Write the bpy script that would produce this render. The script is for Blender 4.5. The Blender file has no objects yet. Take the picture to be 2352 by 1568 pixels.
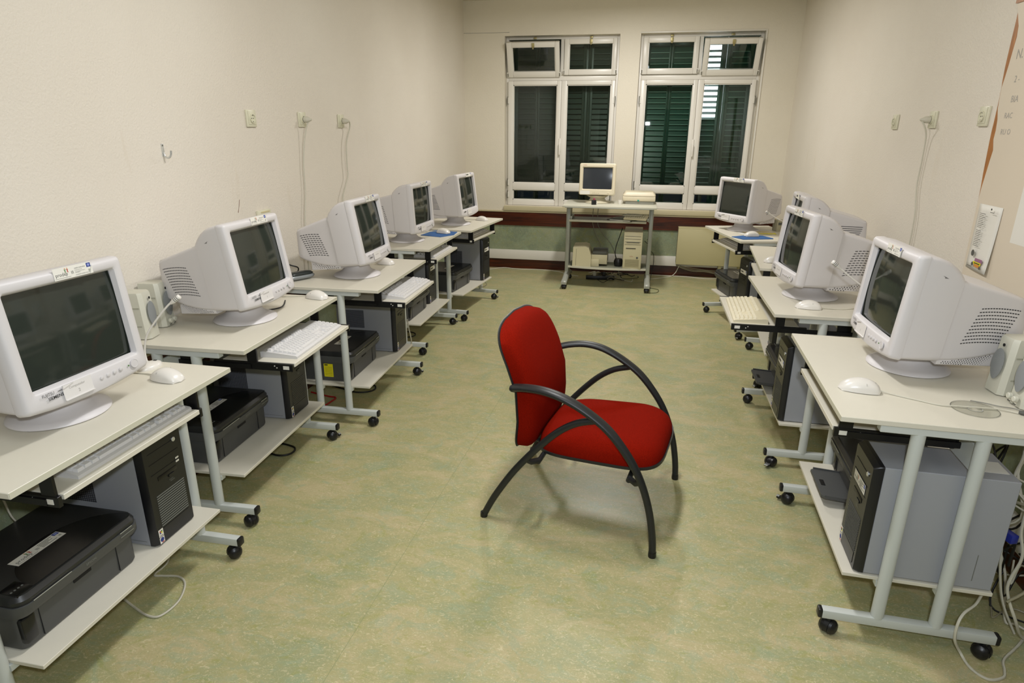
import bpy, bmesh, math, random
from mathutils import Matrix, Vector
random.seed(7)
C = bpy.context.scene.collection
S = bpy.context.scene
PI = math.pi

# ---------------------------------------------------------------- camera, world, lights
YAW, PITCH, ROLL, CAMH, FPX = -0.1944, 0.3232, 0.0062, 1.5078, 1453.6
f_ = Vector((math.sin(YAW)*math.cos(PITCH), math.cos(YAW)*math.cos(PITCH), -math.sin(PITCH)))
r0 = Vector((math.cos(YAW), -math.sin(YAW), 0)); u0 = r0.cross(f_)
r_ = r0*math.cos(ROLL) + u0*math.sin(ROLL); u_ = -r0*math.sin(ROLL) + u0*math.cos(ROLL)
cd = bpy.data.cameras.new('camera'); cam = bpy.data.objects.new('camera', cd); C.objects.link(cam)
cam.matrix_world = Matrix(((r_.x, u_.x, -f_.x, 0), (r_.y, u_.y, -f_.y, 0), (r_.z, u_.z, -f_.z, CAMH), (0, 0, 0, 1)))
cd.sensor_width = 36; cd.lens = 36*FPX/2352; cd.clip_start = .02
S.camera = cam
S.view_settings.view_transform = 'Standard'; S.view_settings.look = 'None'
S.view_settings.exposure = 0.0; S.view_settings.gamma = 1.0; S.view_settings.use_curve_mapping = False
W = bpy.data.worlds.new('night'); S.world = W; W.use_nodes = True
W.node_tree.nodes['Background'].inputs[0].default_value = (.35, .45, .6, 1)
W.node_tree.nodes['Background'].inputs[1].default_value = .02

def lamp(name, kind, loc, rot, energy, color, **k):
    l = bpy.data.lights.new(name, kind); l.energy = energy; l.color = color
    for a, b in k.items(): setattr(l, a, b)
    o = bpy.data.objects.new(name, l); C.objects.link(o); o.location = loc; o.rotation_euler = rot
    return o
TUBE = (1.0, .97, .94)
lamp('ceiling_light', 'AREA', (-.34, 2.3, 2.60), (0, 0, 0), 33, (1.0, .98, .98), shape='RECTANGLE', size=.16, size_y=.6)
lamp('ceiling_light', 'AREA', (-.20, 5.5, 2.66), (0, 0, 0), 44, TUBE, shape='RECTANGLE', size=.16, size_y=.6)
lamp('ceiling_light', 'AREA', (-.30, .4, 2.68), (0, 0, 0), 12, (.82, .91, 1.0), shape='RECTANGLE', size=.6, size_y=.8)  # added light standing in for flash bounced off the ceiling, no tube here
lamp('camera_flash', 'AREA', (.05, -.03, 1.64), (PI/2 - .30, 0, -YAW), 25, (.87, .93, 1.0), shape='RECTANGLE', size=.08, size_y=.05)

# ---------------------------------------------------------------- materials
def lin(h):
    h = h.lstrip('#'); v = [int(h[i:i+2], 16)/255 for i in (0, 2, 4)]
    return tuple(x/12.92 if x <= .04045 else ((x+.055)/1.055)**2.4 for x in v) + (1,)
MATS = {}
def mat(name, col, rough=.5, metal=0, bump=0, bscale=200, spec=.5, var=0, vscale=3, coat=0):
    if name in MATS: return MATS[name]
    m = bpy.data.materials.new(name); m.use_nodes = True; nt = m.node_tree; b = nt.nodes['Principled BSDF']
    c = lin(col) if isinstance(col, str) else tuple(col) + (1,)
    b.inputs['Base Color'].default_value = c; b.inputs['Roughness'].default_value = rough
    b.inputs['Metallic'].default_value = metal; b.inputs['Specular IOR Level'].default_value = spec
    if coat: b.inputs['Coat Weight'].default_value = coat
    tc = nt.nodes.new('ShaderNodeTexCoord')
    if bump:
        n = nt.nodes.new('ShaderNodeTexNoise'); n.inputs['Scale'].default_value = bscale; n.inputs['Detail'].default_value = 2
        bp = nt.nodes.new('ShaderNodeBump'); bp.inputs['Strength'].default_value = bump; bp.inputs['Distance'].default_value = .002
        nt.links.new(tc.outputs['Object'], n.inputs['Vector']); nt.links.new(n.outputs[0], bp.inputs['Height']); nt.links.new(bp.outputs[0], b.inputs['Normal'])
    if var:
        n = nt.nodes.new('ShaderNodeTexNoise'); n.inputs['Scale'].default_value = vscale; n.inputs['Detail'].default_value = 4
        mx = nt.nodes.new('ShaderNodeMix'); mx.data_type = 'RGBA'
        mx.inputs[6].default_value = tuple(x*(1-var) for x in c[:3]) + (1,); mx.inputs[7].default_value = tuple(min(1, x*(1+var)) for x in c[:3]) + (1,)
        nt.links.new(tc.outputs['Object'], n.inputs['Vector']); nt.links.new(n.outputs[0], mx.inputs[0]); nt.links.new(mx.outputs[2], b.inputs['Base Color'])
    MATS[name] = m
    return m
def emis(name, col, st):
    m = bpy.data.materials.new(name); m.use_nodes = True; nt = m.node_tree; nt.nodes.clear()
    e = nt.nodes.new('ShaderNodeEmission'); e.inputs[0].default_value = lin(col); e.inputs[1].default_value = st
    o = nt.nodes.new('ShaderNodeOutputMaterial'); nt.links.new(e.outputs[0], o.inputs[0]); return m

crt = mat('crt_plastic', '#d0cccb', .45, bump=.05, bscale=900, var=.02, vscale=4)
crt_y = mat('aged_beige_plastic', '#d9cfb4', .45, var=.03)
lam = mat('desk_laminate', '#d6d1c1', .38, bump=.06, bscale=700, var=.02, vscale=30)
lam_e = mat('laminate_edge', '#c9c6b2', .45)
steel = mat('painted_light_grey_steel', '#c3c7c2', .35, var=.02)
blackp = mat('black_plastic', '#141416', .35, bump=.1, bscale=400)
blackm = mat('black_painted_metal', '#0a0a0c', .4)
dark = mat('dark_hole', '#111112', .8)
ptower = mat('tower_black_front', '#16171a', .33, bump=.1, bscale=900)
ptower2 = mat('tower_slat_grey', '#6f716c', .4)
casem = mat('tower_case_grey', '#9b9da2', .42, bump=.04, bscale=600)
pr_body = mat('printer_grey', '#4b4c4b', .5, bump=.08, bscale=700)
pr_lid = mat('printer_dark_lid', '#252626', .38, bump=.03, bscale=500)
pr_lid2 = mat('printer_gloss_black', '#121314', .2)
silver = mat('bright_silver', '#d8dad8', .25, metal=.6)
white = mat('white_paper', '#e3e0d6', .6)
paper_m = mat('pencil_note_paper', '#dedad6', .6)
inkg = mat('grey_ink', '#55554f', .6)
inkd = mat('dark_ink', '#22221f', .6)
pencil = mat('pencil_grey', '#a9a49c', .7)
blue = mat('flag_blue', '#2f3f86', .5)
yell = mat('sticker_yellow', '#e3d715', .5)
redi = mat('red_ink', '#b33a22', .5)
greeni = mat('green_ink', '#4f7b3e', .5)
oran = mat('orange_ink', '#d38a3a', .5)
kb_w = mat('keyboard_grey_white', '#d2d0ce', .45)
kb_k = mat('keycap_white', '#dedcda', .4)
kb_y = mat('keyboard_cream', '#d8cfb2', .45)
kb_yk = mat('keycap_cream', '#e4dcc2', .4)
mouse_m = mat('mouse_ivory', '#dedad2', .28)
spk = mat('speaker_cream', '#cdcbbb', .42)
spkg = mat('speaker_grille', '#8d9090', .6, bump=.5, bscale=900)
padm = mat('mousepad_blue', '#2c5c96', .8, bump=.3, bscale=1200)
cordw = mat('cord_white', '#c9c5b4', .5)
cordk = mat('cord_black', '#101010', .5)
cordr = mat('cord_red', '#a81414', .5)
sock = mat('socket_ivory', '#d9d6bd', .35)
upvc = mat('window_white', '#e6e2d8', .32)
sillm = mat('sill_cream', '#c9bf9c', .5, var=.05, vscale=6)
metal = mat('hinge_metal', '#8b8a80', .35, metal=.8)
brass = mat('latch_brass', '#b3a878', .4, metal=.5)
chrome = mat('chrome', '#c9ccd0', .12, metal=1)
chairk = mat('chair_black_frame', '#1d1f20', .42, bump=.08, bscale=800)
cartm = mat('cart_silver', '#a5a79d', .4, metal=.2)
carttop = mat('cart_top_grey', '#c9c7b6', .4)
dgrey = mat('dark_grey_board', '#55564f', .5)
radm = mat('radiator_cream', '#c3ba8e', .45, var=.03)
orange_w = None

def nodes_mat(name):
    m = bpy.data.materials.new(name); m.use_nodes = True
    nt = m.node_tree; return m, nt, nt.nodes['Principled BSDF'], nt.nodes, nt.links
def ramp(N, stops):
    r = N.new('ShaderNodeValToRGB'); e = r.color_ramp.elements
    while len(e) < len(stops): e.new(.5)
    for i, (p, c) in enumerate(stops): e[i].position = p; e[i].color = lin(c) if isinstance(c, str) else (c, c, c, 1)
    return r
def noise(N, L, src, scale, detail=3, rough=.5, dist=0):
    n = N.new('ShaderNodeTexNoise'); n.inputs['Scale'].default_value = scale; n.inputs['Detail'].default_value = detail
    n.inputs['Roughness'].default_value = rough; n.inputs['Distortion'].default_value = dist
    L.new(src, n.inputs['Vector']); return n
def mixc(N, L, fac, a, b, mode='MIX'):
    m = N.new('ShaderNodeMix'); m.data_type = 'RGBA'; m.blend_type = mode
    if isinstance(fac, (int, float)): m.inputs[0].default_value = fac
    else: L.new(fac, m.inputs[0])
    for i, v in ((6, a), (7, b)):
        if isinstance(v, str): m.inputs[i].default_value = lin(v)
        else: L.new(v, m.inputs[i])
    return m.outputs[2]

# marbled green linoleum
def lino(name, c0, c1, c2, light, rough):
    m, nt, b, N, L = nodes_mat(name)
    tc = N.new('ShaderNodeTexCoord')
    mp = N.new('ShaderNodeMapping'); mp.inputs['Rotation'].default_value = (0, 0, -.6); mp.inputs['Scale'].default_value = (1, 1.7, 1); L.new(tc.outputs['Object'], mp.inputs['Vector'])
    n1 = noise(N, L, mp.outputs[0], 3.2, 6, .68, 1.0)
    r1 = ramp(N, [(.36, c0), (.5, c1), (.62, c2)]); L.new(n1.outputs[0], r1.inputs[0])
    c = r1.outputs[0]
    def layer(c, scale, det, rg, dist, p0, p1, amt, col, src=mp):
        n = noise(N, L, src.outputs[0], scale, det, rg, dist); r = ramp(N, [(p0, 0.0), (p1, amt)]) if p0 < p1 else ramp(N, [(p1, amt), (p0, 0.0)])
        L.new(n.outputs[0], r.inputs[0]); return mixc(N, L, r.outputs[0], c, col)
    c = layer(c, 7, 5, .7, 1.5, .50, .38, .45, '#93a488')
    c = layer(c, 9, 5, .7, 1.8, .55, .66, .5, '#95974f')
    c = layer(c, 30, 6, .75, 3.2, .54, .64, .9, light)
    c = layer(c, 46, 5, .75, 3.0, .45, .36, .5, '#8b9467')
    c = layer(c, 70, 4, .75, 2.5, .59, .69, .85, '#d6d2ae')
    L.new(c, b.inputs['Base Color'])
    b.inputs['Roughness'].default_value = rough; b.inputs['Specular IOR Level'].default_value = .4
    return m
floor_m = lino('green_marbled_linoleum', '#9a9c74', '#aaa376', '#b7aa82', '#cdc29b', .36)
panel_m = lino('green_wall_linoleum', '#7c8871', '#8b9477', '#959a7d', '#9b9c7e', .5)

def plaster(name, base, tint):
    m, nt, b, N, L = nodes_mat(name)
    tc = N.new('ShaderNodeTexCoord')
    v = N.new('ShaderNodeTexNoise'); v.inputs['Scale'].default_value = 1.1; v.inputs['Detail'].default_value = 5; L.new(tc.outputs['Object'], v.inputs['Vector'])
    r = ramp(N, [(.35, base), (.7, tint)]); L.new(v.outputs[0], r.inputs[0])
    # vertical brownish drip stains
    mp = N.new('ShaderNodeMapping'); mp.inputs['Scale'].default_value = (4, 4, .55); L.new(tc.outputs['Object'], mp.inputs['Vector'])
    s = noise(N, L, mp.outputs[0], 2.2, 4, .6, .4); rs = ramp(N, [(.66, 0.0), (.84, .28)]); L.new(s.outputs[0], rs.inputs[0])
    c = mixc(N, L, rs.outputs[0], r.outputs[0], '#c3ae88')
    sp = noise(N, L, tc.outputs['Object'], 22, 2); rp = ramp(N, [(.80, 0.0), (.83, .6)]); L.new(sp.outputs[0], rp.inputs[0])
    c = mixc(N, L, rp.outputs[0], c, '#a58f6a')
    L.new(c, b.inputs['Base Color']); b.inputs['Roughness'].default_value = .55
    n = noise(N, L, tc.outputs['Object'], 115, 3, .6); bp = N.new('ShaderNodeBump'); bp.inputs['Strength'].default_value = .5; bp.inputs['Distance'].default_value = .004
    L.new(n.outputs[0], bp.inputs['Height']); L.new(bp.outputs[0], b.inputs['Normal'])
    return m
wall_m = plaster('textured_cream_wall', '#ddd5c7', '#e4ddd0')
wallb_m = plaster('cream_window_wall', '#dfd7c4', '#e5decd')
ceil_m = mat('ceiling_white', '#d8d2c0', .7)

def wood(name, c0, c1, scale, rough, axis):
    m, nt, b, N, L = nodes_mat(name)
    tc = N.new('ShaderNodeTexCoord'); mp = N.new('ShaderNodeMapping'); mp.inputs['Scale'].default_value = axis; L.new(tc.outputs['Object'], mp.inputs['Vector'])
    n = noise(N, L, mp.outputs[0], scale, 6, .6, 1.2); r = ramp(N, [(.35, c0), (.68, c1)]); L.new(n.outputs[0], r.inputs[0])
    L.new(r.outputs[0], b.inputs['Base Color']); b.inputs['Roughness'].default_value = rough
    return m
mahog = wood('mahogany_board', '#2c0f05', '#5a2409', 5, .3, (.4, 3, 5))
strip_m = wood('orange_wood_strip', '#8f5a26', '#bb7c3e', 14, .35, (2, 6, .5))

def fabric():
    m, nt, b, N, L = nodes_mat('red_wool_fabric')
    tc = N.new('ShaderNodeTexCoord'); n = noise(N, L, tc.outputs['Object'], 420, 3, .7)
    r = ramp(N, [(.3, '#640d03'), (.7, '#8c1504')]); L.new(n.outputs[0], r.inputs[0]); L.new(r.outputs[0], b.inputs['Base Color'])
    b.inputs['Roughness'].default_value = .9; b.inputs['Specular IOR Level'].default_value = .05
    b.inputs['Sheen Weight'].default_value = .0; b.inputs['Sheen Tint'].default_value = (1, .3, .2, 1)
    bp = N.new('ShaderNodeBump'); bp.inputs['Strength'].default_value = .35; bp.inputs['Distance'].default_value = .001
    L.new(n.outputs[0], bp.inputs['Height']); L.new(bp.outputs[0], b.inputs['Normal']); return m
red_m = fabric()

def screen_mat():
    m, nt, b, N, L = nodes_mat('crt_glass')
    b.inputs['Base Color'].default_value = lin('#2e332d'); b.inputs['Roughness'].default_value = .07; b.inputs['Specular IOR Level'].default_value = .55
    return m
scr_m = screen_mat()
scr_b = mat('bluish_crt_glass', '#34383d', .12)

def glass_mat():
    m = bpy.data.materials.new('window_glass'); m.use_nodes = True; nt = m.node_tree; nt.nodes.clear(); N = nt.nodes; L = nt.links
    t = N.new('ShaderNodeBsdfTransparent'); t.inputs[0].default_value = (.86, .92, .88, 1)
    g = N.new('ShaderNodeBsdfGlossy'); g.inputs['Roughness'].default_value = .01; fr = N.new('ShaderNodeFresnel'); fr.inputs[0].default_value = 1.5
    mx = N.new('ShaderNodeMixShader'); o = N.new('ShaderNodeOutputMaterial')
    L.new(fr.outputs[0], mx.inputs[0]); L.new(t.outputs[0], mx.inputs[1]); L.new(g.outputs[0], mx.inputs[2]); L.new(mx.outputs[0], o.inputs[0]); return m
glass_m = glass_mat()
shut_m = mat('dark_green_shutter', '#1f483c', .3, spec=.6)
shut_veil = mat('reflection_greyed_shutter', '#2d3931', .4)  # greyed copy of the green, the panes' veiling reflection put into the colour
lampm = emis('outdoor_lamp_glow', '#eef4ff', 7)

def cd_mat():
    m = bpy.data.materials.new('clear_disc'); m.use_nodes = True; nt = m.node_tree; nt.nodes.clear(); N = nt.nodes; L = nt.links
    t = N.new('ShaderNodeBsdfTransparent'); t.inputs[0].default_value = (.95, .95, .94, 1)
    g = N.new('ShaderNodeBsdfGlossy'); g.inputs['Roughness'].default_value = .08; g.inputs[0].default_value = (.85, .9, .88, 1)
    mx = N.new('ShaderNodeMixShader'); mx.inputs[0].default_value = .10; o = N.new('ShaderNodeOutputMaterial')
    L.new(t.outputs[0], mx.inputs[1]); L.new(g.outputs[0], mx.inputs[2]); L.new(mx.outputs[0], o.inputs[0]); return m
cd_m = cd_mat()

# ---------------------------------------------------------------- mesh builder
_txt = {}
def text_geo(s, size, bold=0):
    k = (s, size, bold)
    if k in _txt: return _txt[k]
    cu = bpy.data.curves.new('lettering', 'FONT'); cu.body = s; cu.size = size; cu.resolution_u = 2; cu.offset = bold
    o = bpy.data.objects.new('lettering', cu); C.objects.link(o)
    dg = bpy.context.evaluated_depsgraph_get(); dg.update()
    me = bpy.data.meshes.new_from_object(o.evaluated_get(dg))
    v = [tuple(x.co) for x in me.vertices]; f = [tuple(p.vertices) for p in me.polygons]
    bpy.data.objects.remove(o); bpy.data.curves.remove(cu); bpy.data.meshes.remove(me)
    _txt[k] = (v, f); return v, f

def catmull(pts, n=6):
    P = [Vector(p) for p in pts]
    if len(P) < 3: return P
    out = []
    for i in range(len(P)-1):
        p0 = P[max(i-1, 0)]; p1 = P[i]; p2 = P[i+1]; p3 = P[min(i+2, len(P)-1)]
        for j in range(n):
            t = j/n
            out.append(.5*((2*p1) + (p2-p0)*t + (2*p0-5*p1+4*p2-p3)*t*t + (3*p1-p0-3*p2+p3)*t**3))
    out.append(P[-1]); return out

def rrect(y0, y1, z0, z1, rad, nc=5, ne=4):
    pts = []
    def arc(cx, cy, a0):
        for i in range(nc+1):
            a = a0 + PI/2*i/nc; pts.append((cx+rad*math.cos(a), cy+rad*math.sin(a)))
    def edge(p, q):
        for i in range(1, ne): pts.append((p[0]+(q[0]-p[0])*i/ne, p[1]+(q[1]-p[1])*i/ne))
    arc(y1-rad, z1-rad, 0); edge((y1-rad, z1), (y0+rad, z1))
    arc(y0+rad, z1-rad, PI/2); edge((y0, z1-rad), (y0, z0+rad))
    arc(y0+rad, z0+rad, PI); edge((y0+rad, z0), (y1-rad, z0))
    arc(y1-rad, z0+rad, 1.5*PI); edge((y1, z0+rad), (y1, z1-rad))
    return pts

class MB:
    def __init__(s): s.v = []; s.f = []; s.mi = []; s.sm = []; s.mats = []; s.M = Matrix.Identity(4)
    def add(s, vs, fs, m, smooth=False):
        if m not in s.mats: s.mats.append(m)
        k = s.mats.index(m); b = len(s.v)
        s.v += [tuple(s.M @ Vector(p)) for p in vs]
        for f in fs: s.f.append(tuple(b+i for i in f)); s.mi.append(k); s.sm.append(smooth)
        return s
    def box(s, c, d, m, bev=0, seg=2):
        hx, hy, hz = d[0]/2, d[1]/2, d[2]/2
        V = [(c[0]+x*hx, c[1]+y*hy, c[2]+z*hz) for x in (-1, 1) for y in (-1, 1) for z in (-1, 1)]
        F = [(0, 1, 3, 2), (4, 6, 7, 5), (0, 4, 5, 1), (2, 3, 7, 6), (0, 2, 6, 4), (1, 5, 7, 3)]
        if not bev: return s.add(V, F, m)
        bm = bmesh.new(); vv = [bm.verts.new(p) for p in V]
        for f in F: bm.faces.new([vv[i] for i in f])
        bmesh.ops.bevel(bm, geom=bm.edges[:], offset=bev, segments=seg, profile=.5, affect='EDGES')
        bm.verts.index_update(); s.add([tuple(x.co) for x in bm.verts], [tuple(x.index for x in f.verts) for f in bm.faces], m, True); bm.free(); return s
    def b2(s, x0, x1, y0, y1, z0, z1, m, bev=0, seg=2):
        return s.box(((x0+x1)/2, (y0+y1)/2, (z0+z1)/2), (x1-x0, y1-y0, z1-z0), m, bev, seg)
    def prism(s, poly, axis, a0, a1, m, smooth=False):
        n = len(poly)
        def P(p, a): return {'x': (a, p[0], p[1]), 'y': (p[0], a, p[1]), 'z': (p[0], p[1], a)}[axis]
        V = [P(p, a0) for p in poly] + [P(p, a1) for p in poly]
        F = [tuple(range(n)), tuple(range(2*n-1, n-1, -1))] + [(i, (i+1) % n, n+(i+1) % n, n+i) for i in range(n)]
        return s.add(V, F, m, smooth)
    def loft(s, rings, m, cap0=True, cap1=True, smooth=True):
        n = len(rings[0]); V = [p for r in rings for p in r]; F = []
        for k in range(len(rings)-1):
            for i in range(n): F.append((k*n+i, k*n+(i+1) % n, (k+1)*n+(i+1) % n, (k+1)*n+i))
        if cap0: F.append(tuple(range(n)))
        if cap1: F.append(tuple(range((len(rings)-1)*n, len(rings)*n)))
        return s.add(V, F, m, smooth)
    def tube(s, pts, r, m, n=8, smooth=True, sub=0, ry=None, up=(0, 0, 1)):
        P = catmull(pts, sub) if sub else [Vector(p) for p in pts]
        rings = []; prev = None
        for i, p in enumerate(P):
            t = (P[min(i+1, len(P)-1)] - P[max(i-1, 0)]).normalized()
            if prev is None:
                a = Vector(up) if abs(t.dot(Vector(up))) < .95 else Vector((1, 0, 0))
                u = (a - t*a.dot(t)).normalized()
            else: u = (prev - t*prev.dot(t)).normalized()
            prev = u; w = t.cross(u)
            rr = r[min(int(i*len(r)/len(P)), len(r)-1)] if isinstance(r, (list, tuple)) else r
            r2 = rr if ry is None else ry
            rings.append([tuple(p + u*rr*math.cos(2*PI*j/n) + w*r2*math.sin(2*PI*j/n)) for j in range(n)])
        return s.loft(rings, m, smooth=smooth)
    def lathe(s, prof, c, m, n=24, axis='z', smooth=True):
        rings = []
        for r, h in prof:
            ring = []
            for j in range(n):
                a = 2*PI*j/n; x, y = r*math.cos(a), r*math.sin(a)
                ring.append({'z': (c[0]+x, c[1]+y, c[2]+h), 'x': (c[0]+h, c[1]+x, c[2]+y), 'y': (c[0]+x, c[1]+h, c[2]+y)}[axis])
            rings.append(ring)
        return s.loft(rings, m, smooth=smooth)
    def cyl(s, c, r, h, m, n=16, axis='z'): return s.lathe([(r, 0), (r, h)], c, m, n, axis)
    def grid(s, fn, nu, nv, m, smooth=True):
        V = [fn(i/nu, j/nv) for i in range(nu+1) for j in range(nv+1)]
        F = [(i*(nv+1)+j, (i+1)*(nv+1)+j, (i+1)*(nv+1)+j+1, i*(nv+1)+j+1) for i in range(nu) for j in range(nv)]
        return s.add(V, F, m, smooth)
    def pad(s, fn, m, rings=8, segs=40, mat2=None):
        """closed cushion: fn(r, a, side) with r in 0..1"""
        V = []; F = []
        for side in (1, -1):
            base = len(V); V.append(fn(0, 0, side))
            for k in range(1, rings+1):
                r = math.sin(PI/2*k/rings)
                for j in range(segs): V.append(fn(r, 2*PI*j/segs, side))
            for j in range(segs): F.append((base, base+1+j, base+1+(j+1) % segs))
            for k in range(rings-1):
                for j in range(segs):
                    a = base+1+k*segs; F.append((a+j, a+(j+1) % segs, a+segs+(j+1) % segs, a+segs+j))
        o1 = 1+(rings-1)*segs; o2 = o1 + 1 + rings*segs
        for j in range(segs): F.append((o1+j, o1+(j+1) % segs, o2+(j+1) % segs, o2+j))
        return s.add(V, F, m, True)
    def text(s, t, size, x, y, z, m, bold=0, sx=1):
        v, f = text_geo(t, size, bold)
        return s.add([(x+p[0]*sx, y+p[1], z) for p in v], f, m)
    def plate(s, x, y, w, h, z, m, t=.0004): return s.b2(x-w/2, x+w/2, y-h/2, y+h/2, z-t, z, m)
    def build(s, name, parent=None, angle=32, label=None):
        me = bpy.data.meshes.new(name); me.from_pydata(s.v, [], s.f)
        for m in s.mats: me.materials.append(m)
        me.polygons.foreach_set('material_index', s.mi); me.polygons.foreach_set('use_smooth', s.sm)
        bm = bmesh.new(); bm.from_mesh(me); bmesh.ops.recalc_face_normals(bm, faces=bm.faces[:]); bm.to_mesh(me); bm.free()
        me.set_sharp_from_angle(angle=math.radians(angle)); me.update()
        o = bpy.data.objects.new(name, me); C.objects.link(o); o.parent = parent
        if label: o['label'] = label
        return o
def frame(M3, loc): return Matrix.Translation(loc) @ M3
FRONT = Matrix(((0, 0, 1, 0), (1, 0, 0, 0), (0, 1, 0, 0), (0, 0, 0, 1)))       # text plane -> faces +x
FACE_NY = Matrix(((1, 0, 0, 0), (0, 0, -1, 0), (0, 1, 0, 0), (0, 0, 0, 1)))    # faces -y
FACE_NX = Matrix(((0, 0, -1, 0), (-1, 0, 0, 0), (0, 1, 0, 0), (0, 0, 0, 1)))   # faces -x
TOPX = Matrix(((0, -1, 0, 0), (1, 0, 0, 0), (0, 0, 1, 0), (0, 0, 0, 1)))       # lies flat, reads from +x

def tag(o, label=None, cat=None, group=None, kind=None):
    if label: o['label'] = label
    if cat: o['category'] = cat
    if group: o['group'] = group
    if kind: o['kind'] = kind
    return o
def thing(name, label, cat, loc=(0, 0, 0), rz=0, group=None):
    o = bpy.data.objects.new(name, None); C.objects.link(o); o.location = loc; o.rotation_euler = (0, 0, rz); o.empty_display_size = .05
    return tag(o, label, cat, group)
def copy_tree(o, parent=None):
    c = o.copy(); C.objects.link(c); c.parent = parent
    for ch in list(o.children): copy_tree(ch, c)
    return c
def struct(mb, name): return tag(mb.build(name), kind='structure')
def cord(name, pts, r, m, label, cat='cord', group=None, sub=6, n=6):
    return tag(MB().tube(pts, r, m, n=n, sub=sub).build(name, angle=60), label, cat, group)
# ---------------------------------------------------------------- the room
XL, XR, YB, YF, ZC = -1.92, 1.41, 7.04, -2.2, 2.755
mb = MB(); mb.b2(XL-.2, XR+.2, YF-.2, YB+.2, -.1, 0, floor_m); struct(mb, 'floor')
mb = MB(); mb.b2(XL-.2, XR+.2, YF-.2, YB+.2, ZC, ZC+.1, ceil_m); struct(mb, 'ceiling')
mb = MB(); mb.b2(XL-.2, XL, YF, YB+.2, 0, ZC, wall_m); struct(mb, 'wall_left')
mb = MB(); mb.b2(XR, XR+.2, YF, YB+.2, 0, ZC, wall_m); struct(mb, 'wall_right')
mb = MB(); mb.b2(XL, XR, YF-.2, YF, 0, ZC, wall_m); struct(mb, 'wall_front')
WX = [(-1.482, -.302), (-.098, 1.080)]; WZ0, WZ1 = .704, 2.42
mb = MB(); yb0, yb1 = YB, YB+.24
mb.b2(XL, XR, yb0, yb1, 0, WZ0, wallb_m); mb.b2(XL, XR, yb0, yb1, WZ1, ZC, wallb_m)
for a, b in ((XL, WX[0][0]), (WX[0][1], WX[1][0]), (WX[1][1], XR)): mb.b2(a, b, yb0, yb1, WZ0, WZ1, wallb_m)
struct(mb, 'wall_back')
# thin seam line in the plaster above the windows and the seam in the floor covering
mb = MB(); mb.b2(XL, WX[0][0]+.05, YB-.0006, YB, 2.452, 2.4545, inkg); struct(mb, 'trim_1')
mb = MB(); mb.prism([(-.835, .2), (-.8335, .2), (-.6085, 7.0), (-.61, 7.0)], 'z', 0, .0003, mat('seam_green', '#8d9268', .5)); struct(mb, 'trim_2')
# low wall covering: baseboard, cable trunking, green lining, wooden rail, cream bead, around the three walls
def run_wall(n, x0, x1, y0, y1, ax):
    def seg(name, z0, z1, t, m, bev=0):
        mb = MB()
        if ax == 'b': mb.b2(x0, x1, YB-t, YB, z0, z1, m, bev)
        elif ax == 'l': mb.b2(XL, XL+t, y0, y1, z0, z1, m, bev)
        else: mb.b2(XR-t, XR, y0, y1, z0, z1, m, bev)
        struct(mb, name)
    seg('baseboard_'+n, 0, .107, .014, mahog)
    k = {'back': 10, 'left': 20, 'right': 30}[n]
    seg('trim_%d' % k, .107, .212, .03, upvc, .003)
    seg('trim_%d' % (k+1), .212, .488, .004, panel_m)
    seg('trim_%d' % (k+2), .488, .634, .018, mahog)
    seg('trim_%d' % (k+3), .634, .650, .024, sillm, .003)
run_wall('back', XL+.03, XR-.03, 0, 0, 'b'); run_wall('left', 0, 0, YF, YB, 'l'); run_wall('right', 0, 0, YF, YB, 'r')
mb = MB(); mb.b2(-1.484, 1.095, YB-.035, YB+.1, .652, .702, sillm, .004); struct(mb, 'trim_3')
mb = MB(); mb.b2(-1.2, 1.2, YF, YF+.02, 0, 2.05, upvc, .003); mb.b2(-1.1, 1.1, YF+.02, YF+.03, .05, 1.98, mat('door_brown', '#6a4526', .4)); struct(mb, 'door_1')
# bright moulded bead round the second window
mb = MB()
mb.b2(WX[1][0]-.004, WX[1][1]+.014, YB-.010, YB+.0, WZ1-.001, WZ1+.013, upvc, .003); mb.b2(WX[1][1]-.001, WX[1][1]+.014, YB-.010, YB+.0, WZ0, WZ1, upvc, .003)
struct(mb, 'trim_4')

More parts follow.
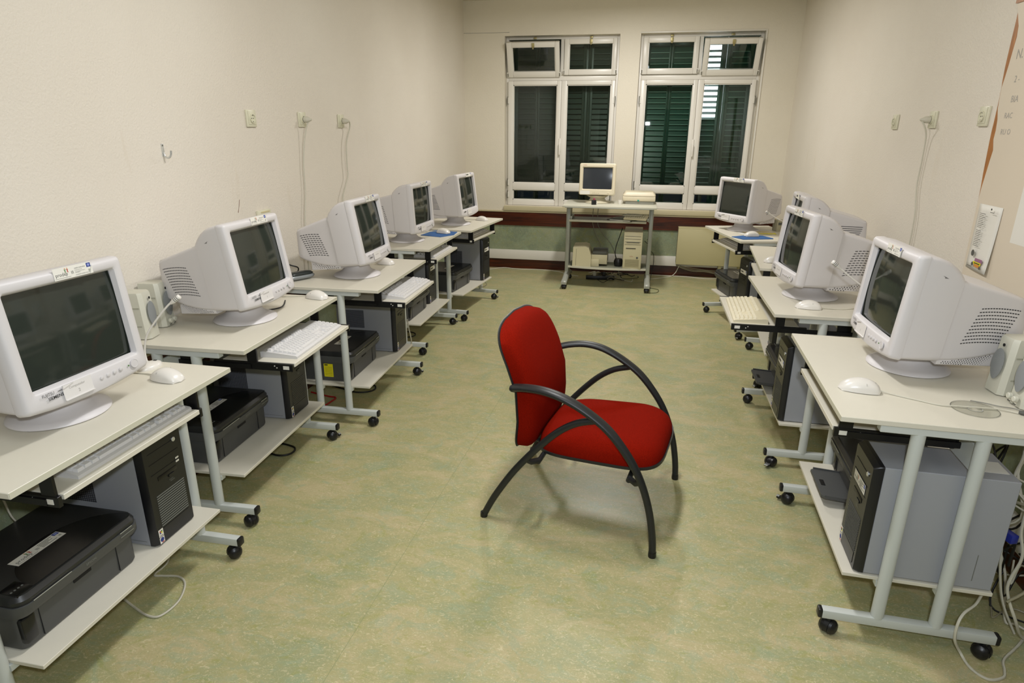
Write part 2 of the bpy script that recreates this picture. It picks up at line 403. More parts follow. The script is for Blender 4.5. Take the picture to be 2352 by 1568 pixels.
# ---------------------------------------------------------------- windows
def ring_frame(mb, x0, x1, z0, z1, w, y0, y1, m, bev=.004):
    mb.b2(x0, x0+w, y0, y1, z0, z1, m, bev); mb.b2(x1-w, x1, y0, y1, z0, z1, m, bev)
    mb.b2(x0+w, x1-w, y0, y1, z0, z0+w, m, bev); mb.b2(x0+w, x1-w, y0, y1, z1-w, z1, m, bev)
def glass(x0, x1, z0, z1, y, par): mb = MB(); mb.b2(x0, x1, y, y+.004, z0, z1, glass_m); return mb.build('glass_pane', par)
def window(n, dx, tilted):
    w = thing('window_%d' % n, None, None); w['kind'] = 'structure'
    x0, x1 = WX[n-1]; xm = -.886+dx
    mb = MB(); ring_frame(mb, x0, x1, WZ0, WZ1, .028, YB+.085, YB+.16, upvc)
    mb.b2(x0+.028, x1-.028, YB+.085, YB+.16, 1.995, 2.045, upvc, .004)
    mb.b2(xm-.02, xm+.02, YB+.085, YB+.16, 2.045, WZ1-.028, upvc, .004)
    mb.build('window_frame', w)
    for k, (a, b, ga, gb) in enumerate(((x0+.028, xm-.001, -1.40+dx, -.93+dx), (xm+.001, x1-.028, -.828+dx, -.37+dx))):
        mb = MB(); ya, yb = YB+.055, YB+.11
        mb.b2(a, ga, ya, yb, .706, 1.993, upvc, .004); mb.b2(gb, b, ya, yb, .706, 1.993, upvc, .004)
        mb.b2(ga, gb, ya, yb, 1.953, 1.993, upvc, .004); mb.b2(ga, gb, ya, yb, .873, .947, upvc, .004); mb.b2(ga, gb, ya, yb, .706, .765, upvc, .004)
        # glazing bead
        for (p, q) in ((.947, 1.953), (.765, .873)):
            mb.b2(ga, ga+.008, ya+.012, yb, p, q, upvc); mb.b2(gb-.008, gb, ya+.012, yb, p, q, upvc); mb.b2(ga, gb, ya+.012, yb, q-.008, q, upvc); mb.b2(ga, gb, ya+.012, yb, p, p+.008, upvc)
        s = mb.build('casement_sash', w)
        glass(ga, gb, .947, 1.953, YB+.09, s); glass(ga, gb, .765, .873, YB+.09, s)
        hx = a-.006 if k == 0 else b+.006
        for hz in (1.80, .95, .82):
            h = MB(); h.cyl((hx, YB+.052, hz-.04), .006, .08, metal, 10); h.b2(min(hx, hx+(.02 if k == 0 else -.02)), max(hx, hx+(.02 if k == 0 else -.02)), YB+.05, YB+.056, hz-.03, hz+.03, upvc); h.build('hinge', s)
    h = MB(); h.b2(xm-.012, xm+.012, YB+.045, YB+.056, 1.28, 1.42, upvc, .004); h.b2(xm-.009, xm+.009, YB+.02, YB+.036, 1.25, 1.37, upvc, .004); h.cyl((xm, YB+.03, 1.37), .008, .025, upvc, 10, 'y')
    h.build('window_handle', w)
    # hopper lights, hinged at the bottom
    for k, (a, b, ga, gb) in enumerate(((x0+.028, xm-.022, -1.40+dx, -.95+dx), (xm+.022, x1-.028, -.818+dx, -.37+dx))):
        t = .38 if k == tilted else 0
        mb = MB(); ya, yb = -.05, 0
        z1 = 2.39-2.047
        mb.b2(a, ga, ya, yb, 0, z1, upvc, .004); mb.b2(gb, b, ya, yb, 0, z1, upvc, .004); mb.b2(ga, gb, ya, yb, 0, .055, upvc, .004); mb.b2(ga, gb, ya, yb, z1-.05, z1, upvc, .004)
        mb.b2(ga, ga+.008, ya+.012, yb, .055, z1-.05, upvc); mb.b2(gb-.008, gb, ya+.012, yb, .055, z1-.05, upvc)
        s = mb.build('hopper_sash', w); s.location = (0, YB+.105, 2.047); s.rotation_euler = (t, 0, 0)
        g = glass(ga, gb, .055, z1-.05, -.02, s)
        lx = (ga+gb)/2; l = MB(); l.b2(lx-.014, lx+.014, ya-.012, ya, z1-.045, z1-.005, brass, .002); l.cyl((lx, ya-.016, z1-.06), .007, .02, brass, 8); l.build('sash_catch', s)
        for ex in (a, b): l = MB(); l.b2(ex-.012, ex+.012, ya-.004, ya, .01, .05, upvc); l.cyl((ex, ya-.006, .012), .005, .03, metal, 8); l.build('hopper_hinge', s)
        l = MB(); l.b2(lx-.016, lx+.016, YB+.07, YB+.086, 2.395, 2.415, brass, .003); l.build('catch_keeper', w)
window(1, 0, 0); window(2, 1.382, 1)

# ---------------------------------------------------------------- shutters outside the panes
nose_hl_m = mat('slat_edge_highlight', '#6f9384', .3)  # lighter green paints a highlight along each slat edge
def shutter(x0, x1, lx0, lx1, label, m, open_top=False):
    y = YB+.205; t = thing('window_shutter', label, 'shutter', ((x0+x1)/2, y, WZ0), 0, 'louvred shutters outside the windows')
    cx = (x0+x1)/2
    mb = MB(); mb.b2(x0-cx, lx0-cx, -.012, .016, 0, 1.70, m, .003); mb.b2(lx1-cx, x1-cx, -.012, .016, 0, 1.70, m, .003)
    for za, zb in ((0, .07), (1.62, 1.70), (.17, .21)): mb.b2(lx0-cx, lx1-cx, -.012, .016, za, zb, m, .003)
    # rounded grooves on the stiles
    for gx in ((lx1+x1)/2-cx, (x0+lx0)/2-cx): mb.tube([(gx, -.013, .02), (gx, -.013, 1.68)], .006, m, 8)
    mb.build('shutter_frame', t)
    mb = MB(); z = .225
    while z < 1.61:
        zz = z+WZ0
        if open_top and 1.575 < zz < 2.30: poly = [(-.012, z-.002), (-.009, z-.006), (.014, z+.010), (.011, z+.016)]
        else: poly = [(-.014, z-.004), (-.010, z-.010), (.016, z+.052), (.012, z+.056)]
        mb.prism(poly, 'x', lx0-cx, lx1-cx, m)
        mb.tube([(lx0-cx, -.013, z-.006), (lx1-cx, -.013, z-.006)], .004, nose_hl_m if m is shut_m else m, 6)
        z += .0535
    mb.build('louvre_slats', t)
cols = [(-.075, .22, .01, .196), (.222, .49, .247, .438), (.492, .76, .544, .705), (.762, 1.06, .814, .980)]
nm = ['first', 'second', 'third', 'fourth']
for i, (a, b, c, d) in enumerate(cols):
    shutter(a, b, c, d, nm[i]+' dark green shutter leaf behind the window with the radiator, counted from the pier' if i != 2 else 'third dark green shutter leaf with white light showing between its upper slats', shut_m, i == 2)
for i, (a, b, c, d) in enumerate(cols):
    shutter(a-1.385, b-1.385, c-1.385, d-1.385, nm[i]+' reflection-greyed green shutter leaf behind the window away from the radiator, counted from the corner', shut_veil)
mb = MB(); mb.b2(XL, XR, YB+.24, YB+2.5, -.1, 0, mat('asphalt', '#3a3a38', .9)); struct(mb, 'ground')
o = thing('street_lamp', 'bright white lamp outside shining between the upper shutter slats', 'lamp', (.65, YB+.50, 1.45))
mb = MB(); mb.b2(-.16, .16, -.02, .0, .06, 1.15, lampm); mb.build('lamp_diffuser', o)
mb = MB(); mb.b2(-.20, .20, .0, .10, 0, 1.22, mat('lamp_housing', '#70757a', .5), .01); mb.cyl((0, .05, -1.45), .03, 1.46, metal, 12); mb.build('lamp_housing', o)

# ---------------------------------------------------------------- radiator
t = thing('radiator', 'flat cream panel radiator under the window beside the dark wooden rail', 'radiator', (.765, 6.93, .145))
mb = MB(); mb.b2(-.344, .344, -.006, .012, 0, .385, radm, .004); mb.build('front_panel', t)
mb = MB(); mb.b2(-.344, .344, .012, .09, .012, .375, mat('radiator_back', '#8c8768', .6)); mb.build('radiator_body', t)
mb = MB(); mb.b2(-.344, .344, -.006, .094, .378, .394, radm, .003); mb.b2(-.33, .33, -.004, .0, .368, .377, dark); mb.build('top_grille', t)
for sx in (.10, .30): mb = MB(); mb.b2(sx, sx+.03, .02, .08, -.145, .015, radm); mb.build('mounting_leg', t)

# ---------------------------------------------------------------- sockets
def socket(loc, side, label, plug=None):
    t = thing('wall_socket', label, 'socket', loc, 0 if side == 'l' else PI, 'wall sockets')
    mb = MB(); mb.b2(0, .010, -.04, .04, -.04, .04, sock, .003); mb.b2(.010, .013, -.029, .029, -.029, .036, sock, .0015); mb.build('cover_plate', t)
    mb = MB(); mb.lathe([(.0215, .0), (.0215, .007), (.018, .0072), (.017, .002), (.0, .002)], (.012, 0, .0), sock, 24, 'x')
    for yy in (-.007, .007): mb.cyl((.0145, yy, 0), .0025, .0006, dark, 8, 'x')
    for zz in (-.0155, .0155): mb.b2(.014, .018, -.003, .003, zz-.002, zz+.002, chrome)
    mb.build('socket_well', t)
    return t
SL = [3.003, 3.505, 4.0]; SR = [4.19, 3.684, 3.177]
socket((XL, SL[0], 1.552), 'l', 'empty wall socket on the hook wall, the one with no plug in it')
socket((XL, SL[1], 1.554), 'l', 'wall socket on the hook wall with a straight cord hanging down')
socket((XL, SL[2], 1.552), 'l', 'wall socket on the hook wall with a wavy cord plugged in near the window')
socket((XR, SR[0], 1.561), 'r', 'small wall socket on the board wall closest to the window corner'.replace('closest to', 'towards'))
socket((XR, SR[1], 1.566), 'r', 'wall socket on the board wall with a plug and hanging cord')
socket((XR, SR[2], 1.572), 'r', 'empty wall socket beside the wood-edged board')
def plugcord(name, plugpos, side, pts, r, label):
    t = thing(name, label, 'power lead', plugpos)
    s = 1 if side == 'l' else -1
    mb = MB(); mb.lathe([(.0, 0), (.0165, .0), (.0175, s*.012), (.016, s*.022), (.009, s*.034), (.005, s*.044)], (0, 0, 0), cordw if name != 'x' else sock, 14, 'x'); mb.build('plug', t)
    q = [tuple(Vector(p)-Vector(plugpos)) for p in pts]
    MB().tube([(s*.038, 0, 0)]+q, r, cordw, n=8, sub=6).build('cable', t, 60)
plugcord('mains_lead', (XL+.021, SL[1], 1.554), 'l', [(-1.885, 3.500, 1.52), (-1.900, 3.478, 1.42), (-1.905, 3.458, 1.30), (-1.905, 3.447, 1.15), (-1.905, 3.41, .976), (-1.905, 3.40, .70)], .0035, 'ivory cord hanging straight down from its plug behind the third hook-wall monitor')
plugcord('mains_lead', (XL+.021, SL[2], 1.552), 'l', [(-1.872, 4.035, 1.547), (-1.885, 4.058, 1.51), (-1.893, 4.012, 1.414), (-1.895, 4.001, 1.278), (-1.895, 4.0, 1.209), (-1.893, 3.936, 1.13), (-1.895, 3.90, 1.05), (-1.895, 3.90, .75)], .0038, 'beige cord curling out of its plug and snaking down the hook wall')
plugcord('mains_lead', (XR-.021, SR[1]-.002, 1.566), 'r', [(1.372, 3.675, 1.53), (1.39, 3.686, 1.48), (1.396, 3.694, 1.367), (1.396, 3.692, 1.237), (1.396, 3.643, 1.088), (1.396, 3.636, .90)], .0035, 'beige cord and plug hanging down the board wall')
# small trunking end above the second monitor
mb = MB(); mb.b2(XL, XL+.014, 2.955, 3.075, 1.045, 1.105, sock, .003); mb.b2(XL+.014, XL+.016, 2.98, 3.06, 1.092, 1.098, mat('aged_tape', '#cfc296', .6))
tag(mb.build('blank_wall_box'), 'ivory blank wall box peeking above the second hook-wall monitor', 'wall box')
# coat hook
t = thing('coat_hook', 'small bent metal hook screwed to the bare wall', 'hook', (XL, 2.362, 1.40))
mb = MB(); mb.b2(0, .002, -.007, .007, -.005, .045, silver, .0005); mb.cyl((.002, 0, .038), .003, .002, metal, 8, 'x'); mb.build('hook_plate', t)
mb = MB(); mb.tube([(.002, 0, .01), (.008, 0, -.006), (.022, 0, -.01), (.034, 0, .0), (.038, 0, .018)], .004, silver, 8, sub=5); mb.build('hook_arm', t)
mb = MB(); mb.M = Matrix.Translation((XL+.0005, 2.82, 1.146)); mb.prism([(-.012, -.03), (-.002, -.012), (.010, .028), (.013, .03), (.004, -.002), (-.008, -.032)], 'x', 0, .0004, mat('wall_scuff', '#7c5a48', .8))
tag(mb.build('scuff_mark'), 'short brownish scuff mark on the wall above the second monitor', 'mark')

# ---------------------------------------------------------------- whiteboard with torn wooden edging
edge = [(3.060, 3.052, 1.98), (3.058, 3.045, 1.96), (3.056, 3.026, 1.927), (3.056, 3.007, 1.894), (3.057, 3.001, 1.855), (3.057, 3.006, 1.818), (3.057, 3.013, 1.756), (3.053, 3.020, 1.71), (3.048, 3.027, 1.678), (3.045, 3.024, 1.638), (3.044, 3.018, 1.597), (3.044, 3.001, 1.556), (3.045, 2.994, 1.515), (3.044, 2.996, 1.481), (3.041, 2.979, 1.44), (3.038, 2.986, 1.398), (3.034, 2.993, 1.346), (3.027, 3.001, 1.293), (3.023, 3.004, 1.24), (3.018, 3.002, 1.169), (3.012, 3.001, 1.078), (3.009, 2.998, .976), (3.008, 2.995, .93)]
t = thing('writing_board', 'pinkish white board with faint pencil writing and a wavy orange wood edge', 'board', (XR-.003, 2.0, .93))
O = Vector((XR, 2.0, .93))
board_m = mat('board_white', '#d9cdb9', .45, var=.03, vscale=2)
mb = MB(); mb.prism([(e[1]-2.0, e[2]-.93) for e in edge] + [(-.5, 0), (-.5, 1.05)], 'x', -.030, -.022, board_m); mb.build('board_sheet', t)
mb = MB(); mb.prism([(e[0]-2.0, e[2]-.93) for e in edge] + [(edge[-1][1]-.03-2.0, 0), (edge[0][1]-.06-2.0, 1.05)], 'x', -.021, 0, strip_m); mb.b2(-.034, 0, -.5, edge[0][0]-2.0, 1.05, 1.064, strip_m); mb.build('wood_edging', t)
mb = MB(); mb.M = frame(FACE_NX, (-.0305, 0, 0))
for s_, y_, z_, h_ in (('N.', 2.972, 1.775, .05), ('2 -', 2.945, 1.69, .035), ('BIA', 2.935, 1.618, .035), ('RAC', 2.955, 1.56, .03), ('RU O', 2.955, 1.50, .03)):
    mb.text(s_, h_, -(y_-2.0), z_-.93, 0, pencil)
mb.build('pencil_writing', t)
t = thing('list_poster', 'narrow white printed list pinned to the board with a coloured picture at its foot', 'poster', (XR-.033, 2.885, .965))
mb = MB()
def sheet(u, v):
    yy = (v-.5)*.18; return (-.0025-.010*u*u*abs(math.sin(v*PI/2)), -yy, .262*(1-u)+.004)
mb.grid(sheet, 10, 6, white); o = mb.build('paper_sheet', t); md = o.modifiers.new('thick', 'SOLIDIFY'); md.thickness = .0006
mb = MB(); mb.M = frame(FACE_NX, (-.0155, 0, 0))
for i in range(20):
    if i == 9: continue
    random.seed(i); w = .028+.02*random.random(); mb.plate(-.045+w/2, .232-i*.0068, w, .0018, 0, inkg)
mb.plate(.045, .243, .03, .002, 0, inkg); mb.cyl((.037, .255, 0), .004, .001, inkd, 10)
mb.lathe([(.013, 0), (.0115, .0001)], (-.03, .072, -.0001), inkg, 16); mb.plate(-.03, .072, .014, .002, .0003, inkg); mb.plate(-.035, .018, .04, .0022, 0, inkg)
purp = mat('purple_print', '#9a6a86', .6)
mb.plate(.028, .048, .058, .016, .0002, purp); mb.plate(.02, .036, .062, .012, .0004, yell); mb.plate(.022, .036, .046, .004, .0006, inkd); mb.plate(.022, .027, .04, .011, .0005, oran); mb.cyl((-.014, .030, 0), .008, .0008, inkg, 12); mb.cyl((.048, .022, 0), .006, .0008, inkg, 12)
mb.build('print', t)
mb = MB(); mb.b2(XR-.0335, XR-.0325, 2.52, 2.70, 1.115, 1.36, white)
tag(mb.build('paper_sheet'), 'white paper sheet on the board beside the printed list', 'paper')
# ---------------------------------------------------------------- desk
HD = .75
def caster(name, par, x, y, brake=0, ang=0):
    mb = MB(); mb.M = Matrix.Translation((x, y, 0)) @ Matrix.Rotation(ang, 4, 'Z')
    for s_ in (-1, 1):
        mb.lathe([(.0, s_*.003), (.022, s_*.003), (.0245, s_*.008), (.0235, s_*.016), (.017, s_*.0235), (.008, s_*.0265), (.0, s_*.027)], (0, 0, .0245), blackp, 20, 'y')
    c = mb.build(name, par)
    mb = MB(); mb.M = Matrix.Translation((x, y, 0)) @ Matrix.Rotation(ang, 4, 'Z')
    pts = [(.026*math.cos(a), .026*math.sin(a)+.0245) for a in [PI*i/10 for i in range(-1, 11)]]
    mb.prism(pts, 'y', -.007, .007, blackp); mb.cyl((.002, 0, .044), .009, .018, blackp, 12); mb.build('fork', c)
    if brake:
        mb = MB(); mb.M = Matrix.Translation((x, y, 0)) @ Matrix.Rotation(ang, 4, 'Z'); mb.prism([(.020, .018), (.034, .010), (.044, .014), (.042, .021), (.032, .019), (.020, .028)], 'y', -.010, .010, blackp); mb.b2(.034, .046, -.008, .008, .017, .021, silver, .001); mb.build('brake_lever', c)
    return c
def make_desk(loc, rz, tray_u, label, bra=(1, 0, 0, 0), dep=.54):
    t = thing('computer_desk', label, 'desk', loc, rz, 'white rolling computer desks')
    Wd = .79; d = dep
    mb = MB(); mb.b2(-d, 0, -Wd/2, Wd/2, HD-.016, HD, lam, .0015, 1); mb.b2(-.001, .0008, -Wd/2+.001, Wd/2-.001, HD-.0155, HD-.0008, lam_e); mb.build('desktop', t)
    for s_ in (-1, 1):
        y = s_*.376
        mb = MB(); mb.b2(-d+.02, -.105, y-.015, y+.015, .712, HD-.016, steel, .002, 1); mb.build('top_bar', t)
        for u in (-.209, -.37):
            mb = MB(); mb.cyl((u, y-s_*.002, .086), .0185, .628, steel, 20); mb.build('leg', t)
        mb = MB(); mb.b2(-.532, -.052, y-.014, y+.014, .058, .088, steel, .003); fb = mb.build('foot_bar', t)
        for u0, u1 in ((-.054, -.040), (-.544, -.530)):
            mb = MB(); mb.b2(u0, u1, y-.0145, y+.0145, .0575, .0885, blackp, .005); mb.build('end_cap', fb)
    k = 0
    for s_ in (-1, 1):
        for u in (-.079, -.508):
            caster('caster', t, u, s_*.376, bra[k % len(bra)], (.5 if u > -.2 else 2.4)*s_ + (.4 if k == 2 else 0)); k += 1
    mb = MB(); mb.b2(-.505, -.095, -.357, .357, .203, .215, lam, .0012, 1); sh = mb.build('bottom_shelf', t)
    for s_ in (-1, 1):
        for u in (-.37, -.205): mb = MB(); mb.b2(u-.015, u+.015, s_*.352-.012, s_*.352+.012, .185, .203, steel); mb.build('shelf_bracket', sh)
    mb = MB(); mb.b2(-.375, -.365, -.36, .36, .60, .68, steel, .002, 1); mb.build('cross_panel', t)
    # sliding keyboard tray
    mb = MB(); mb.b2(tray_u-.30, tray_u, -.252, .252, .642, .657, lam, .0012, 1); tr = mb.build('keyboard_tray', t)
    for s_ in (-1, 1):
        y = s_*.262
        mb = MB(); mb.b2(tray_u-.33, tray_u-.002, y-.006, y+.006, .628, .657, blackm, .001, 1)
        mb.b2(-.43, min(-.06, tray_u-.02), y+s_*.006-.004, y+s_*.006+.004, .632, .650, blackm)
        ra = mb.build('slide_rail', tr)
        mb = MB(); yy = y+s_*.0065
        mb.b2(tray_u-.040, tray_u-.016, yy-.0006, yy+.0006, .636, .650, white); mb.build('rail_label', ra); mb = MB(); mb.cyl((tray_u-.075, yy-.0006, .648), .0024, .0012, white, 8, 'y'); mb.cyl((tray_u-.066, yy-.0006, .641), .0024, .0012, white, 8, 'y'); mb.build('rail_screw', ra)
        mb = MB(); mb.b2(-.075, -.035, y-.004, y+.004, .640, HD-.016, blackm); mb.b2(-.36, -.30, y-.004, y+.004, .640, HD-.016, blackm); mb.b2(-.36, -.035, y-.012, y+.012, HD-.022, HD-.016, blackm); mb.build('rail_bracket', t)
    return t
L = {'L1': (-1.304, 1.359, -.002, -.026), 'L2': (-1.368, 2.305, .031, .112), 'L3': (-1.248, 3.249, .025, .091), 'L4': (-1.348, 4.375, .002, .008), 'L5': (-1.243, 5.231, -.112, -.026)}
R = {'R1': (.611, 2.162, -.037, -.022), 'R2': (.615, 3.231, -.006, .158), 'R3': (.744, 4.242, -.076, -.01), 'R4': (.645, 5.191, .232, -.021)}
ordn = {'1': 'first', '2': 'second', '3': 'third', '4': 'fourth', '5': 'fifth'}
POSE = {}
for k, (x, y, r, tu) in {**L, **R}.items(): POSE[k] = (Matrix.Translation((x, y, 0)) @ Matrix.Rotation(r if k[0] == 'L' else PI+r, 4, 'Z'), r if k[0] == 'L' else PI+r, tu)
dl = {
 'L1': 'light rolling desk of the hook wall standing closest to the camera, keyboard tray pushed in',
 'L2': 'second hook-wall desk from the camera, two cream speakers on it and its tray pulled out',
 'L3': 'third hook-wall desk from the camera, a dark handset lying at its wall edge',
 'L4': 'fourth hook-wall desk from the camera, the one carrying a blue mouse mat',
 'L5': 'fifth and last hook-wall desk, next to the window wall corner',
 'R1': 'big light desk of the board wall closest to the camera, with a disc on top',
 'R2': 'second board-wall desk from the camera, its tray pulled out under a cream keyboard',
 'R3': 'third board-wall desk from the camera, mostly hidden behind the second one',
 'R4': 'slanted last board-wall desk in front of the cream radiator, with papers and blue mat'}
dl = {k: v.replace('closest to', 'next to') for k, v in dl.items()}
for k, (x, y, r, tu) in {**L, **R}.items():
    make_desk((x, y, 0), POSE[k][1], tu, dl[k], (1, 0, 0, 0) if k in ('L1', 'R1') else (0, 0, 1, 0), .54 if k[0] == 'L' or k == 'R4' else .60)
def at(k, u, v, z=0): return tuple(POSE[k][0] @ Vector((u, v, z)))

# ---------------------------------------------------------------- program sticker
def sticker(mb, w, h, detail=2):
    """flat printed label in the xy plane, centred, facing +z"""
    mb.plate(0, 0, w, h, .0005, white, .0005)
    k = w/.115; z = .0008
    if detail:
        mb.text('prodep', .0135*k, -w*.46, -h*.22, z, inkg, 0, .92); mb.text('III', .0115*k, -w*.46+.0465*k, -h*.20, z, inkg, 0, .9)
        mb.plate(-w*.46+.021*k, -h*.38, .046*k, .0006*k, z, inkg)
        # two little figures in green and red
        fx, fy = -w*.46+.034*k, h*.12
        for dx, m in ((-.0035*k, greeni), (.0035*k, redi)):
            mb.plate(fx+dx, fy+.002*k, .0022*k, .0062*k, z, m); mb.plate(fx+dx, fy+.0045*k, .0060*k, .0012*k, z, m); mb.lathe([(.0, 0), (.0014*k, .0), (.0014*k, .0002), (0, .0002)], (fx+dx, fy+.0075*k, z), oran, 8)
            mb.plate(fx+dx-.001*k, fy-.002*k, .0012*k, .003*k, z, m); mb.plate(fx+dx+.0012*k, fy-.002*k, .0012*k, .003*k, z, m)
    if detail > 1:
        mb.text('UNI\u00c3O EUROPEIA', .0042*k, w*.045, h*.17, z, inkg); mb.text('Fundos Estruturais', .0030*k, w*.045, h*.03, z, inkg)
        mb.text('de Desenvolvimento Regional', .0026*k, w*.045, -h*.09, z, inkg); mb.text('MINIST\u00c9RIO', .0030*k, w*.045, -h*.20, z, inkg)
        mb.text('COMPARTICIPADO PELA UE', .0036*k, w*.045, -h*.40, z, inkg)
    elif detail:
        for i, ww in enumerate((.30, .22, .26, .15, .30)): mb.plate(w*.045+w*ww/2, h*.3-i*h*.15, w*ww, h*.05, z, inkg)
    mb.plate(w*.43, h*.26, w*.11, h*.36, z, blue)
    mb.lathe([(.0036*k, 0), (.0028*k, .0003)], (w*.43, h*.26, z), mat('flag_star_blue', '#8f9bd0', .5), 12)
    mb.plate(w*.43, -h*.2, w*.05, h*.2, z, mat('crest_grey', '#a6a69a', .6))
    if not detail: mb.plate(-w*.2, 0, w*.4, h*.3, z, inkg)

# ---------------------------------------------------------------- crt monitor (17 inch, FUJITSU SIEMENS)
def make_monitor(key, loc, rz, tilt, label, detail=1, note='', note_dx=0, peel=0, mc=None):
    body = mc or crt
    t = thing('crt_monitor', label, 'monitor', loc, rz, 'pale tube monitors on the desks')
    T = Matrix.Rotation(-tilt, 4, 'Y')   # lean back
    A = .152; sm_ = A-.035; w = .195; z0, z1 = .070, .402
    def ring(a, ww, za, zb, rad, bulge=0, low=0):
        pts = []
        for (y, z) in rrect(-ww, ww, za, zb, rad, 6, 7):
            q = 1-(y/ww)**2
            if z < (za+zb)/2 and low: z -= low*q*max(0, 1-(z-za)/.05) if z-za < .05 else 0
            pts.append((a+bulge*q, y, z))
        return pts
    mb = MB(); mb.M = T
    so = (-.157, .157, .123, .365)
    rings = [ring(sm_, w-.001, z0+.001, z1-.001, .011, 0, .014), ring(sm_+.003, w, z0, z1, .011, 0, .014), ring(A-.008, w-.003, z0+.002, z1-.003, .011, .006, .014), ring(A-.002, w-.008, z0+.006, z1-.008, .010, .007, .013),
             ring(A, w-.013, z0+.012, z1-.013, .008, .007, .011)]
    def sring(a, g, bul):
        return [(a+bul*(1-(y/.17)**2), y, z) for (y, z) in rrect(so[0]-g, so[1]+g, so[2]-g, so[3]+g, .005+g*.5, 6, 7)]
    rings += [sring(A+.001, .010, .006), sring(A-.002, .005, .005), sring(A-.016, 0, .002)]
    mb.loft(rings, body, cap0=True, cap1=False)
    bz = mb.build('front_bezel', t, 40)
    mb = MB(); mb.M = T
    def scr(u, v):
        y = -.160+.320*u; z = .120+.248*v
        return (A-.0185+.012*(1-(2*u-1)**2*.6-(2*v-1)**2*.4)-.004, y, z)
    mb.grid(scr, 16, 12, scr_m if mc is None else scr_b); sc = mb.build('screen', t, 180)
    # housing
    mb = MB(); mb.M = T
    def tring(a, ww, za, zb, rad): return [(a, y, z) for (y, z) in rrect(-ww, ww, za, zb, rad, 6, 7)]
    mid = [tring(sm_-.0005, w-.0025, z0+.004, z1-.003, .011)]
    for q in (.1, .3, .5, .65, .78, .88, .95, 1.0):
        a = sm_-.001-.113*q; drop = .050*(q**2.4); mid.append(tring(a, w-.002-.012*q**2, z0+.004+.003*q, z1-.003-drop, .012+.010*q))
    mid.append(tring(.002, .174, .080, .338, .022))
    mb.loft(mid, body)
    def rw_(q): return .174-.034*q
    def rz_(q): return .079+.012*q+.060*q*q, .338-.042*q
    def ra_(q, z): 
        zb, zt = rz_(q); return .004-.215*q-.024*q*(1-(z-zb)/(zt-zb))
    rear = []
    for q in (0, .12, .25, .4, .55, .7, .85, .96, 1.0):
        zb, zt = rz_(q); ww = rw_(q)-(.008 if q == 1.0 else 0)
        rear.append([(ra_(q, z), y, z) for (y, z) in rrect(-ww, ww, zb+(.006 if q == 1 else 0), zt-(.008 if q == 1 else 0), .014, 6, 7)])
    mb.loft(rear, body)
    # lower perforated wedge
    wl = []
    def wz_(q): return .066+.010*q, .082+.010*q+.052*q*q
    def ww_(q): return .170-.030*q
    for q in (0, .25, .5, .75, 1.0):
        a = .004-.170*q; zb, zt = wz_(q); wl.append([(a+(zt-z)*-.12*q, y, z) for (y, z) in rrect(-ww_(q), ww_(q), zb, zt, .004, 4, 4)])
    mb.loft(wl, body)
    # side vents and perforations
    n_d = 15 if detail > 1 else (7 if detail else 1)
    for s_ in (-1, 1):
        def side(a, z):
            q = .5
            for _ in range(12): q = max(0, min(1, q + (ra_(q, z)-a)/.22))
            return s_*(rw_(q)+.0006)
        for i in range(11):
            sh_ = .0030*(5-i)
            for j in range(n_d):
                a0 = -.062-sh_-.120*j/n_d; a1 = a0-.120/n_d*(.72 if n_d > 1 else 1)
                a0 = max(a0, -.193); a1 = max(a1, -.193)
                if a0-a1 < .002: continue
                def zc(a): t_ = (a+.19)/.13; return .262-i*.0108 + .012*t_ - .020*t_*t_
                V = [(a_, side(a_, zc(a_)+dz), zc(a_)+dz) for a_, dz in ((a0, -.0015), (a0, .0015), (a1, .0015), (a1, -.0015))]
                mb.add(V, [(0, 1, 2, 3)], dark)
        if detail:
            st = .0078 if detail > 1 else .013; r_d = .0019 if detail > 1 else .003
            row = 0; z = .074
            while z < .14:
                a = -.012-(st/2 if row % 2 else 0)
                while a > -.158:
                    q = (.004-a)/.170; zb, zt = wz_(q)
                    if zb+.003 < z < zt-.004:
                        yy = s_*(ww_(q)+.0006); mb.add([(a+r_d, yy, z), (a, yy, z+r_d), (a-r_d, yy, z), (a, yy, z-r_d)], [(0, 1, 2, 3)], dark)
                    a -= st
                z += st*.62; row += 1
        yy = s_*(w-.002-.0012)
        mb.add([(.092, yy, .352), (.092, yy, .340), (.052, yy-s_*.002, .341), (.066, yy-s_*.001, .347)], [(0, 1, 2, 3)], mat('recess_grey', '#6f6b69', .6))
    mb.build('housing', t, 40)
    mb = MB(); mb.lathe([(0, 0), (.122, 0), (.126, .003), (.124, .008), (.108, .015), (.084, .025), (.070, .040), (.068, .060), (.064, .072), (0, .074)], (.004, 0, 0), body, 48); mb.build('swivel_base', t, 50)
    mb = MB(); mb.M = T; mb.lathe([(.105, .078), (.098, .064), (.075, .054), (0, .052)], (.012, 0, 0), body, 32); mb.build('swivel_dome', t, 50)
    # face details
    fx = A+.0072
    def onface(y, z, lean=0, off=0): return T @ Matrix.Translation((fx-.0*(y)+off, y, z)) @ Matrix.Rotation(lean, 4, 'Y') @ FRONT
    mb = MB(); mb.M = onface(.03, .3875, 0, .0005); sticker(mb, .112, .030, detail if detail > 0 else 0)
    if detail > 1: mb.prism([(.056, -.015), (.056, .006), (.047, -.015)], 'z', .0009, .003, white)
    mb.build('program_sticker', bz)
    mb = MB(); mb.M = onface(-.150, .104, 0, -.001)
    if detail: mb.text('FUJITSU', .0115, 0, .0, .0008, inkd, 0, .85); mb.plate(.052, .003, .018, .0012, .0012, inkd); mb.text('SIEMENS', .0115, .014, -.012, .0008, inkd, .0002, 1)
    else: mb.plate(.02, 0, .04, .008, .0008, inkg)
    mb.build('maker_logo', bz)
    nx = -.052+note_dx
    mb = MB(); mb.M = onface(nx, .096, 0, .0015)
